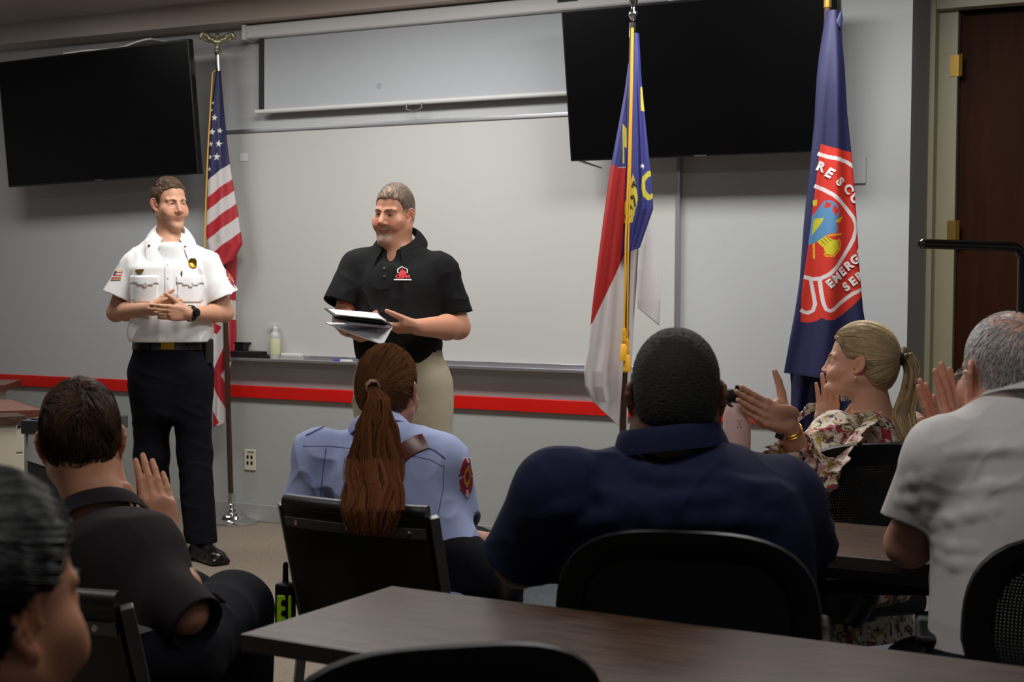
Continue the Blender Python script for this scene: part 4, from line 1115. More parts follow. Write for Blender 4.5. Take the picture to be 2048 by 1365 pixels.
# ------------------------------------------------------------------ P2: man in the black polo
M['black_polo'] = mat('black_polo_knit', (19, 19, 20), .9, spec=.2, bump=.2, bscale=700)
M['khaki'] = mat('khaki_cotton', (176, 166, 142), .85, bump=.15, bscale=420)
def p2():
    t = 6.2; hd = face(786, 430, -31, -6, 2); o = at(788, 433, t)
    root = person(at(808, 1190, t), 'standing person in black polo and khaki trousers holding papers at the whiteboard')
    sk = skin('skin_ruddy', (194, 138, 110)); base = SK['skin_ruddy']
    H = Head(o, hd, .985, jw=1.14, fat=.008, smile=1., eyeh=.0028, nose=1.12, lip=.8)
    Mt = face(800, 620, -20); r_, f_, up = Mt
    hem = at(800, 708, t)
    shR, shL = at(718, 535, t + .02), at(880, 540, t - .03); elR, elL = at(690, 640, t - .05), at(916, 655, t - .04)
    wrR, wrL = at(722, 668, t - .32), at(836, 655, t - .34)
    nb = at(795, 502, t + .0)
    q = Ops(); q.u(H.prim()); q.u(cone(H.w(0, -.02, -.05), nb - up * .03, .064, .072), .03)
    q.u(loft(hem, Mt, [(-.02, 0, 0, .15, .12, .10), (.2, 0, 0, .165, .14, .105), (.33, 0, 0, .155, .1, .1), (.41, 0, 0, .1, .07, .08), (.46, 0, -.01, .055, .05, .055)]), .03)
    q.u(cone(nb - up * .085, shR, .055, .05), .03); q.u(cone(nb - up * .085, shL, .055, .05), .03)
    R_ = (.062, .052, .050, .034)
    arm(q, shR, elR, wrR, R_); arm(q, shL, elL, wrL, R_)
    # both hands under the folders, thumbs over the edge
    fingers(q, wrL, r_ * .85 + f_ * .35 - up * .05, f_ * .55 + up * .25 - r_ * .1, up * .9 - f_ * .2, 1.06, curl=((.35, .5, .3),) * 4, spread=.04, thumb=(.95, .25, .40))
    fingers(q, wrR, f_ * .75 - r_ * .55 - up * .12, -f_ * .2 + r_ * .9, up * 1., 1.06, curl=((.2, .3, .2),) * 4, spread=.05, thumb=(.75, .6, .2))
    gz = A(lin((190, 184, 178)))
    def beard(L, x, C, mixin, near):
        y, z = L[:, 1], L[:, 2]
        w = np.clip(1.5 - ((x / .026) ** 4 + ((z + .088) / .026) ** 4), 0, 1) * (y > .05) * near * (np.abs(z + .0615) > .009)
        w = np.maximum(w, np.clip(1.4 - ((x / .032) ** 4 + ((z + .046) / .0085) ** 4), 0, 1) * (y > .075) * near * .6)
        w = np.maximum(w, np.clip(1.2 - (((x - .031) / .007) ** 4 + ((z + .07) / .025) ** 4), 0, 1) * (y > .06) * near * .8)
        mixin(np.clip(w, 0, 1) * .42, gz)
    sdf_obj(q, .0021, 'body', sk, root, col=H.colour(base, lips=(178, 104, 96), extra=beard, cheek=.35))
    H.eyes(root, gaze=.3, iris=(70, 60, 50)); H.brows(root, mat('brow_grey', (132, 104, 80), .7), .0040)
    hl = [(-.13, -.05), (-.05, -.045), (-.03, -.02), (-.018, .03), (.0, .032), (.010, -.015), (.026, -.012), (.034, .04), (.048, .072), (.075, .080), (.1, .08)]
    def hc(V):
        L = H.loc(V); g = np.clip((.055 - L[:, 2]) / .05, 0, 1)[:, None]; f = np.clip((L[:, 1] - .02) / .06, 0, 1)[:, None]
        a = A(lin((104, 88, 72))); b = A(lin((150, 146, 142))); c = A(lin((140, 114, 92)))
        return (a * (1 - f) + c * f) * (1 - g) + b * g
    cap, co_ = hair_cap(H, mat('hair_base_greying', (150, 120, 90), .65, attr=True), root, hl, t=(.003, .004, .014), h=.003, noise=.001, col=hc)
    def fl(P):
        L = H.loc(P); F = np.stack([-.5 - L[:, 0] * 3, .4 - 0 * L[:, 0], -.3 + 4 * (L[:, 2] - .09)], 1); return F @ H.M
    rt = scalp_roots(H, co_, 1500, keep=lambda P: (P[:, 2] > np.interp(P[:, 1], [a for a, b in hl], [b for a, b in hl]) + .004))
    pa = comb(co_, rt, fl, .024, 5, .0012, .12)
    strand_mesh('hair_strands', pa, A([.001, .001, .0009, .0007, .0003]), mat('strands_greying', (150, 130, 110), .5, attr=True), root, hc(pa[:, 0]) * rng.uniform(.7, 1.35, (len(pa), 1)))
    lf = loft(hem, Mt, [(-.05, 0, .015, .176, .150, .122), (.04, 0, .02, .192, .168, .125), (.12, 0, .02, .196, .170, .125), (.21, 0, .012, .192, .155, .125), (.30, 0, .004, .196, .138, .125), (.36, 0, 0, .180, .115, .115), (.41, 0, -.005, .125, .085, .1), (.455, 0, -.012, .085, .075, .085)], p=2.4)
    s = Ops(); s.u(lf)
    for sh, k in ((shR, 1), (shL, -1)): s.u(cone(nb + r_ * k * .058 - up * .012 - f_ * .012, sh - up * .008, .048, .070), .05)
    eR = at(686, 612, t - .03); eL = at(906, 630, t - .03)
    s.u(sleeve(shR, eR, .078, .088, .006, .05), .03); s.u(sleeve(shL, eL, .078, .086, .006, .05, nrm=unit(-up * .96 - r_ * .2)), .03)
    s.disp(folds(.008, 17, 44, (1, 1, .7))); s.disp(folds(.004, 42, 6))
    s.sub(mouth(shR, eR, .078, .088, .012), .003); s.sub(mouth(shL, eL, .078, .086, .012, nrm=unit(-up * .96 - r_ * .2)), .003)
    s.sub(ell(nb + f_ * .12 + up * .012, (.036, .06, .07), Mt), .008)
    s.cut(lambda P: -((P - hem) @ up) - .034); s.sub(loft(hem, Mt, [(-.1, 0, .015, .17, .142, .114), (.03, 0, .02, .182, .158, .117)]), .004)
    shirt = sdf_obj(s, .0038, 'polo_shirt', M['black_polo'], root)
    collar(nb + up * .058 - f_ * .006, Mt, .076, .082, M['black_polo'], root, hgt=.034, fall=.056, gap=.50, pt=.045, tilt=.60, flare=.046)
    D = -f_
    def sp(u_, v_): return at(u_, v_, t - .5)
    D = unit(ray(790, 560))
    drape(s, sp(768, 552), D, rect(.032, .12), M['black_polo'], 'placket', root, .0004, .0012, nx=6)
    for v in (536, 553): pin(s, sp(768, v), D, oval(.0055, .0055, 12), mat('polo_button', (70, 66, 64), .4), 'button', root, .002, .003)
    # chest emblem: white peaked outline, red flame and lettering
    cq, cn = stick(s, sp(806, 550), D); cr = unit(np.cross(A([0, 0, 1.]), cn)); cu = np.cross(cn, cr)
    def pl(x, y, o=.0025): return cq + cn * o + cr * x + cu * y
    wx = [pl(x, y) for x, y in [(-.019, .008), (-.020, .026), (0, .040), (.022, .026), (.019, .008)]]
    mb = MB(); mb.tube(wx, .0026, 6); mb.build('emblem_outline', M['thread_white'], root)
    mb = MB(); fl_ = [(-.014, -.002), (-.016, .010), (-.010, .016), (-.009, .024), (-.003, .020), (.0, .034), (.006, .024), (.009, .018), (.013, .022), (.015, .010), (.012, -.002)]
    mb.slab([pl(x, y, .001) for x, y in fl_], cn * .002); mb.build('emblem_flame', M['thread_red'], root)
    add_text('OSFM', .024, M['thread_red'], 'emblem_letters', root, lambda x, y: pl(x, y - .010, .004), .0012)
    mb = MB(); mb.slab([pl(x, y, .0015) for x, y in [(-.038, -.0215), (.036, -.0215), (.036, -.0265), (-.038, -.0265)]], cn * .0015); mb.build('emblem_bar', M['thread_white'], root)
    # trousers
    wst = at(805, 712, t); hpR, hpL = at(765, 775, t + .01), at(852, 775, t - .02); knR, knL = at(757, 960, t), at(862, 960, t - .03); anR, anL = at_z(762, 1175, .09), at_z(862, 1178, .09)
    lt = loft(wst, Mt, [(-.36, 0, 0, .17, .13, .14), (-.2, 0, .0, .205, .145, .15), (-.1, 0, .01, .200, .148, .135), (-.02, 0, .015, .186, .145, .118), (.05, 0, .015, .18, .142, .112)], p=2.4)
    tr = trousers(root, [hpR, hpL], [knR, knL], [anR, anL], M['khaki'], lt, lambda P: (P - wst) @ up - .04, r=(.112, .092, .082), fold=.0065, seed=37)
    for p_ in ((886, 760), (886, 800)):
        q_, n_ = stick(tr, at(p_[0], p_[1], t) - r_ * .25 + f_ * .1, unit(r_ - f_ * .5)); 
    mb = MB(); pts = [stick(tr, at(886 + 6 * i / 5, 745 + 70 * i / 5, t) - r_ * .2 + f_ * .25, unit(r_ * .6 - f_))[0] for i in range(6)]; mb.tube(pts, .0025, 6); mb.build('pocket_seam', M['khaki'], root, smooth=True)
    shoe(root, anL, anL + f_ * .2, M['leather']); shoe(root, anR, anR + f_ * .2, M['leather'])
    # the papers: lower white folder, upper dark-lined folder, loose sheets between
    def leaf(nm, lab, poly, th, m, par=None):
        pts = [at(*p) for p in poly]; n_ = unit(np.cross(pts[1] - pts[0], pts[-1] - pts[0])); n_ = n_ if n_[2] > 0 else -n_
        r0 = par or thing(nm, pts[0], lab, 'folder' if 'folder' in nm else 'paper', 'papers held by the person in the black polo')
        mb = MB(); mb.slab(pts, n_ * th); mb.build('lining' if par else 'cover', m, r0); return r0
    leaf('document_folder', 'lowest white folder, held open from below by the person in black polo', [(650, 647, 5.74), (700, 668, 5.60), (766, 691, 5.60), (785, 656, 5.80), (720, 650, 5.86)], .004, M['paper'])
    leaf('paper_stack', 'grey-white loose sheets held between two folders', [(664, 633, 5.74), (668, 642, 5.64), (700, 650, 5.60), (776, 657, 5.62), (785, 653, 5.80), (720, 640, 5.86)], .010, mat('paper_grey', (178, 178, 192), .7))
    r0 = leaf('certificate_folder', 'topmost folder with black edge and white lining, held by person in black polo', [(648, 618, 5.72), (668, 634, 5.58), (770, 646, 5.58), (784, 652, 5.70), (757, 628, 5.84)], .003, M['black_matte'])
    leaf('', '', [(655, 620, 5.719), (672, 631, 5.60), (764, 640, 5.60), (772, 644, 5.70), (752, 628, 5.82)], .004, M['paper'], r0)
    return H
p1(); p2()
# ------------------------------------------------------------------ seated audience
PATCH = mat('sleeve_patch', (255, 255, 255), .75, attr=True)
def seat_legs(parent, pv, Mt, knees, m, feet_dir, rr=(.095, .072, .06), half=.095, fold=.004, seed=3, lf=None, top=None, h=.005):
    r_ = Mt[0]; hips = [pv + r_ * half, pv - r_ * half]
    ank = [A([k[0], k[1], .09]) + A([feet_dir[0], feet_dir[1], 0]) * .04 for k in knees]
    q = trousers(parent, hips, knees, ank, m, lf, top, r=rr, fold=fold, seed=seed, h=h, near_top=True)
    for a in ank: shoe(parent, a, a + A([feet_dir[0], feet_dir[1], 0]), M['leather'], h=.005)
    return q

# ---- P3 clapping, brown hair
def p3():
    nb = at(192, 1042, 3.04); pv = A([-2.0, 2.24, .545]); up = unit(nb - pv)
    root = person(pv, 'seated person with brown hair and dark polo clapping at the left')
    Mt = tframe(up, (-.02, 1, 0)); r_, f_, _ = Mt
    sk = skin('skin_tan', (196, 140, 110)); base = SK['skin_tan']
    hd = face(165, 890, 176, -12, 3); H = Head(at(164, 893, 3.10), hd, 1.0, ear=1.12)
    shR, shL = at(262, 1134, 2.96), at(74, 1115, 3.02)
    elR, wrR = at(370, 1226, 2.85), at(328, 1080, 3.12)
    elL = shL + A([-.06, .12, -.26]); wrL = at(262, 1050, 3.3)
    q = Ops(); q.u(H.prim()); q.u(cone(H.w(0, -.03, -.045), nb - up * .03 + f_ * .02, .060, .068), .03)
    L = np.linalg.norm(nb - pv)
    q.u(loft(pv, Mt, [(.05, 0, 0, .14, .1, .09), (L * .6, 0, 0, .15, .1, .1), (L * .85, 0, 0, .13, .08, .09), (L, 0, .01, .05, .05, .05)]), .03)
    for s_ in (shR, shL): q.u(cone(nb - up * .07, s_, .05, .048), .03)
    arm(q, shR, elR, wrR); arm(q, shL, elL, wrL)
    D = unit(at(303, 918, 3.17) - at(327, 1058, 3.12))
    fingers(q, wrR, D, -EX * .88 - EN * .45, EN * .80 - EX * .55, 1.03, curl=((.05, .1, .05), (.08, .12, .05), (.1, .15, .1), (.12, .2, .1)), spread=.0, thumb=(.55, .85, .0), tcurl=.28)
    fingers(q, wrL, unit(D * .9 - EX * .25), EX * .5 + EN * .8, EX * .8 - EN * .5, 1.04, spread=.06)
    sdf_obj(q, .0024, 'body', sk, root, col=H.colour(base))
    H.eyes(root)
    hl = [(-.14, -.090), (-.07, -.086), (-.045, -.060), (-.026, -.03), (-.018, .03), (.0, .034), (.012, .0), (.03, .02), (.045, .07), (.1, .085)]
    def ex(q): q.u(ell((0, -.055, .035), (.068, .060, .075)), .03)
    cap, co_ = hair_cap(H, mat('hair_base_dark_brown', (46, 34, 27), .5, bump=.3, bscale=160), root, hl, t=(.004, .008, .013), h=.003, noise=.0015, extra=ex, nf=120)
    def fl(P):
        Lq = H.loc(P); c = Lq - A([.004, -.085, .088])                       # whorl at the crown
        rad = c / (np.linalg.norm(c, axis=1)[:, None] + 1e-6); tw = np.cross(rad, A([0, -.7, .7]))
        nz = np.stack([waves(70, 200 + i, 6)(Lq) for i in range(3)], 1)
        return (rad + .55 * tw * np.exp(-(c ** 2).sum(1) / .004)[:, None] + A([0, 0, -.12]) + .30 * nz) @ H.M
    kp = lambda P: (P[:, 2] > np.interp(P[:, 1], [a for a, b in hl], [b for a, b in hl]) + .006)
    rt = scalp_roots(H, co_, 4200, keep=kp)
    low = H.loc(rt)[:, 2] < .02
    pa = comb(co_, rt, fl, .045, 7, .0035, .13)
    pb = pa.copy(); pa[low] = pa[low][:, :1] + (pa[low] - pa[low][:, :1]) * .35
    strand_mesh('hair_strands', pa, A([.0012, .0012, .0011, .001, .0009, .0007, .0003]), mat('strands_dark_brown', (60, 44, 34), .45, attr=True, spec=.06), root, shades(len(pa), (66, 47, 35), .4, 1.8))
    # polo
    pm = mat('maroon_black_polo', (38, 31, 34), .9, spec=.2, bump=.2, bscale=600)
    s = Ops()
    lf = loft(pv, Mt, [(.02, 0, 0, .160, .115, .12), (.08, 0, 0, .165, .12, .122), (L * .38, 0, 0, .170, .12, .122), (L * .62, 0, 0, .178, .12, .128), (L * .8, 0, 0, .165, .11, .125), (L * .92, 0, .005, .12, .09, .1), (L * 1.0, 0, .015, .08, .08, .08)], p=2.4)
    s.u(lf); s.cut(lambda P: -((P - pv) @ up) + .050)
    for s_, k in ((shR, 1), (shL, -1)): s.u(cone(nb + r_ * k * .045 - up * .075, s_, .050, .066), .05)
    eR = elR + unit(elR - shR) * .046; s.u(sleeve(shR, eR, .074, .059), .035); eL = shL + (elL - shL) * .8; s.u(sleeve(shL, eL, .074, .074), .035)
    s.disp(folds(.010, 16, 61, (1, 1, .8))); s.disp(folds(.004, 40, 62))
    s.sub(mouth(shR, eR, .074, .060, .009, .03), .003); s.sub(mouth(shL, eL, .074, .074, .010), .003)
    s.sub(ell(nb + f_ * .10 + up * .02, (.05, .08, .06), Mt), .01)
    sdf_obj(s, .004, 'polo_shirt', pm, root)
    collar(nb + up * .040 + f_ * .018, Mt, .072, .076, pm, root, hgt=.034, fall=.042, gap=.5, pt=.02, tilt=.15, flare=.018)
    lt = loft(pv, Mt, [(-.06, 0, 0, .15, .13, .13), (.03, 0, 0, .165, .125, .13), (.12, 0, 0, .156, .112, .118)], p=2.4)
    kR, kL = at(466, 1224, 3.3), A([-2.33, 2.78, .53])
    seat_legs(root, pv - up * .01, Mt, [kR, kL], M['navy_trouser'], (.1, 1), (.092, .088, .07), lf=lt, top=lambda P: (P - pv) @ up - .085, seed=71, fold=.005)
    ring_band(lt, .030, .066, .005, mat('grey_belt', (92, 90, 90), .5), 'belt', root)
    q_ = at(335, 1262, 2.93)
    rd = Ops(); rd.u(rbox(q_ + up * .015, (.02, .03, .05), Mt, .008)); rd.u(cone(q_ + up * .05, q_ + up * .085, .006, .005), .004); ro = sdf_obj(rd, .003, 'radio', M['black'], root)
    mb = MB(); mb.box(q_ + up * .045, (.042, .062, .014), Mt); mb.box(q_ + up * .018 + r_ * .021, (.006, .03, .03), Mt); mb.build('radio_trim', M['hivis'], ro, bevel=.002)
p3()

# ---- P4 long ponytail, blue shirt
def p4():
    nb = at(757, 872, 3.86); pv = A([-1.875, 3.20, .56]); up = unit(nb - pv)
    root = person(pv, 'seated person with very long auburn ponytail and light blue uniform shirt')
    Mt = tframe(up, (-.10, 1, 0)); r_, f_, _ = Mt; L = np.linalg.norm(nb - pv)
    sk = skin('skin_rosy', (206, 152, 130)); base = SK['skin_rosy']
    H = Head(at(778, 788, 3.95), face(778, 788, 160, -3, 2), .95, female=True)
    shR, shL = at(882, 930, 3.78), at(640, 908, 3.86); elR = at(914, 1090, 3.86); wrR = elR + A([-.03, .23, -.03]); elL = at(612, 1085, 3.95); wrL = elL + A([.08, .22, -.02])
    q = Ops(); q.u(H.prim()); q.u(cone(H.w(0, -.025, -.045), nb + f_ * .01, .052, .056), .03)
    q.u(loft(pv, Mt, [(.03, 0, 0, .13, .1, .09), (L * .6, 0, 0, .13, .1, .09), (L * .85, 0, 0, .11, .07, .08), (L, 0, .01, .045, .045, .045)]), .03)
    for s_ in (shR, shL): q.u(cone(nb - up * .06, s_, .04, .042), .03)
    arm(q, shR, elR, wrR, (.046, .042, .040, .027)); arm(q, shL, elL, wrL, (.046, .04, .038, .027))
    fingers(q, wrR, wrR - elR, -r_, -A([0, 0, 1.]), .92, spread=.05); fingers(q, wrL, wrL - elL, r_, -A([0, 0, 1.]), .92, spread=.05)
    sdf_obj(q, .003, 'body', sk, root, col=H.colour(base))
    H.eyes(root)
    hl = [(-.14, -.066), (-.06, -.064), (-.035, -.045), (-.02, -.01), (-.012, .035), (.0, .036), (.012, .01), (.03, .02), (.05, .07), (.1, .085)]
    tail = H.w(-.004, -.128, .026)
    cap, co_ = hair_cap(H, mat('hair_base_auburn', (76, 50, 33), .45, bump=.25, bscale=140), root, hl, t=(.007, .011, .012), h=.0028, noise=.0008, extra=lambda q: q.u(ell((0, -.055, .01), (.070, .062, .08)), .03))
    def fl(P): return tail - P
    rt = scalp_roots(H, co_, 3600, keep=lambda P: (P[:, 2] > np.interp(P[:, 1], [a for a, b in hl], [b for a, b in hl]) + .004) & (P[:, 1] < .085))
    dist = np.linalg.norm(rt - tail, axis=1)
    pa = comb(co_, rt, fl, .10, 9, .0016, .05)
    sm = mat('strands_auburn', (120, 76, 48), .6, attr=True, spec=.0)
    strand_mesh('hair_strands', pa, A([.0008] + [.0010] * 7 + [.0006]), sm, root, shades(len(pa), (94, 62, 40), .5, 1.5, 4))
    # ponytail
    ctr = [tail, at(759, 800, 3.74), at(754, 850, 3.66), at(749, 915, 3.57), at(752, 965, 3.43), at(742, 1020, 3.29), at(738, 1070, 3.27)]
    wid = A([.012, .028, .045, .064, .066, .068, .045]); dep = A([.012, .020, .026, .028, .028, .024, .014])
    core = Ops()
    for i in range(6): core.u(cone(ctr[i], ctr[i + 1], max(.005, dep[i] * .3), dep[i + 1] * .3), .003)
    sdf_obj(core, .004, 'ponytail', mat('auburn_core', (70, 42, 26), .6), root)
    n = 2400; K = 22; g = np.random.default_rng(9); th = g.uniform(0, 6.283, n); rad = np.sqrt(g.uniform(.02, 1, n)); end = g.uniform(.82, 1.02, n)
    tt = np.linspace(0, 1, K)[None] * end[:, None]; x = np.clip(tt * 6, 0, 5.999); i0 = x.astype(int); w = x - i0; w = w * w * (3 - 2 * w)
    C = A(ctr); P = C[i0] * (1 - w)[..., None] + C[np.minimum(i0 + 1, 6)] * w[..., None]
    W = wid[i0] * (1 - w) + wid[np.minimum(i0 + 1, 6)] * w; Dp = dep[i0] * (1 - w) + dep[np.minimum(i0 + 1, 6)] * w
    lock = np.floor(th / .45); ph = (lock * 2.1) % 6.283
    wav = .008 * np.sin(tt * 15 + ph[:, None]) * np.clip(tt * 3, 0, 1); wav2 = .008 * np.sin(tt * 11 + ph[:, None] * 1.7) * np.clip(tt * 2, 0, 1)
    jit = g.normal(size=(n, 1)) * .0025 * np.clip(tt * 2, 0, 1)
    sx = rad[:, None] * np.cos(th)[:, None] * W + wav + jit; sy = rad[:, None] * np.sin(th)[:, None] * Dp + wav2
    P = P + EX * sx[..., None] + EN * sy[..., None]
    cb = shades(n, (80, 48, 29), .35, 1.8, 8)
    strand_mesh('ponytail', P, A([.0011] * (K - 2) + [.0008, .0003]), sm, root, cb)
    mb = MB(); dv = unit(ctr[1] - tail); b1 = unit(np.cross(dv, EN)); b2 = np.cross(dv, b1)
    for k in range(4): mb.tube([tail + dv * (.004 + .004 * k) + (b1 * math.cos(a) + b2 * math.sin(a)) * (.0165 + .0016 * math.sin(a * 7 + k * 2)) for a in np.linspace(0, 6.283, 40)], .0026, 6, cap=False)
    mb.build('hair_tie', mat('beige_hair_tie', (168, 140, 116), .35), root, smooth=True)
    # shirt
    bs = mat('blue_uniform_cotton', (172, 186, 230), .8, bump=.12, bscale=500)
    s = Ops()
    lf = loft(pv, Mt, [(-.09, 0, 0, .172, .14, .14), (.06, 0, 0, .165, .12, .118), (L * .35, 0, 0, .160, .12, .115), (L * .62, 0, 0, .168, .12, .122), (L * .8, 0, 0, .168, .10, .12), (L * .92, 0, .002, .12, .085, .1), (L, 0, .012, .07, .07, .075)], p=2.4)
    s.u(lf)
    for s_, k in ((shR, 1), (shL, -1)): s.u(cone(nb + r_ * k * .045 - up * .035, s_, .052, .064), .05)
    eR = at(914, 1068, 3.83); eL = at(612, 1050, 3.9)
    s.u(sleeve(shR, eR, .070, .074, nrm=unit(-up * .9 + r_ * .25)), .035); s.u(sleeve(shL, eL, .066, .070), .035)
    s.disp(folds(.010, 19, 81, (1, 1, .8))); s.disp(folds(.004, 46, 82))
    s.sub(mouth(shR, eR, .070, .074, .010, nrm=unit(-up * .9 + r_ * .25)), .003); s.sub(mouth(shL, eL, .066, .070, .010), .003)
    s.sub(ell(nb + f_ * .10 + up * .02, (.045, .08, .06), Mt), .01)
    sdf_obj(s, .0038, 'uniform_shirt', bs, root)
    collar(nb + up * .036 + f_ * .010, Mt, .064, .068, bs, root, hgt=.034, fall=.040, gap=.6, pt=.03, tilt=.25, flare=.02)
    sd = mat('seam_blue', (96, 104, 146), .8)
    def seam(px, name='seam', r=.0012):
        hit = [stick(s, at(u, v, 3.3), ray(u, v), 1.2)[0] for u, v in px]; pts = [p for p in hit if abs(ev(s, p[None], mg=.3)[0]) < .004]; mb = MB(); mb.tube(pts, r, 6); return mb.build(name, sd, root, smooth=True)
    def dens(px, n=9):
        px = A(px, float); t = np.linspace(0, len(px) - 1, n * (len(px) - 1)); return np.stack([np.interp(t, range(len(px)), px[:, i]) for i in (0, 1)], 1)
    seam(dens([(606, 893), (660, 893), (715, 899)]), 'yoke_seam'); seam(dens([(822, 912), (860, 920), (886, 934)]), 'yoke_seam')
    seam(dens([(652, 897), (646, 940), (640, 1000)]), 'back_pleat'); seam(dens([(888, 930), (886, 980), (876, 1030)]), 'sleeve_seam')
    for px in ([(612, 872), (650, 853), (692, 851)], [(846, 893), (870, 902), (890, 918)]): seam(dens(px), 'epaulette', .0026)
    drape(s, shR - up * .06 + r_ * .14 - f_ * .02, unit(-r_ * .97 + f_ * .25), [(-.03, .022), (-.018, .044), (.018, .044), (.03, .022), (.027, -.025), (0, -.052), (-.027, -.025)], PATCH, 'department_patch', root, .0018, .002, patchcol, nx=24)
    # leather strap over the right shoulder
    mb = MB(); px = dens([(740, 985), (775, 940), (806, 906), (830, 890), (850, 884)], 6)
    pts = [stick(s, at(u, v, 3.3), ray(u, v), 1.2) for u, v in px]
    V = []; 
    for i, (p, n_) in enumerate(pts):
        tn = unit(pts[min(i + 1, len(pts) - 1)][0] - pts[max(i - 1, 0)][0]); sd_ = unit(np.cross(n_, tn)); V += [p + n_ * .004 + sd_ * .022, p + n_ * .006, p + n_ * .004 - sd_ * .022]
    mb.add(V, [(3 * i + j, 3 * i + j + 1, 3 * i + 4 + j, 3 * i + 3 + j) for i in range(len(pts) - 1) for j in (0, 1)])
    mb.build('bag_strap', mat('red_brown_leather', (112, 50, 38), .3), root, smooth=True, solid=.004)
    lt = loft(pv, Mt, [(-.08, 0, 0, .16, .13, .13), (.02, 0, 0, .172, .13, .132), (.09, 0, 0, .15, .11, .112)], p=2.4)
    kR, kL = at(985, 1150, 4.15), A([-2.02, 3.72, .53])
    tq = seat_legs(root, pv - up * .03, Mt, [kR, kL], M['navy_trouser'], (.05, 1), (.098, .085, .065), lf=lt, top=lambda P: (P - pv) @ up - .09, seed=91, fold=.005)
    rd = Ops(); c_ = at(571, 1212, 3.62); rd.u(rbox(c_, (.022, .02, .058), None, .008)); rd.u(cone(c_ + A([.0, 0, .055]), c_ + A([.0, 0, .105]), .008, .007), .004)
    ro = thing('radio_pouch', (c_[0], c_[1], c_[2]), 'hi-vis green and black radio hanging at the left side of the ponytailed woman\'s chair', 'radio')
    sdf_obj(rd, .003, 'body', M['black'], ro)
    mb = MB(); mb.box(c_ - EN * .021 - A([0, 0, .012]), (.036, .006, .085), np.stack([EX, EN, A([0, 0, 1.])])); mb.build('shell', M['hivis'], ro, bevel=.003)
    for dz in (.012, -.014, -.038):
        mb = MB(); mb.lathe(c_ - EN * .024 + A([0, 0, dz]), [(.0075, 0), (.0075, .0015), (.002, .0016)], 16, -EN); mb.build('speaker_hole', M['black'], ro)
p4()

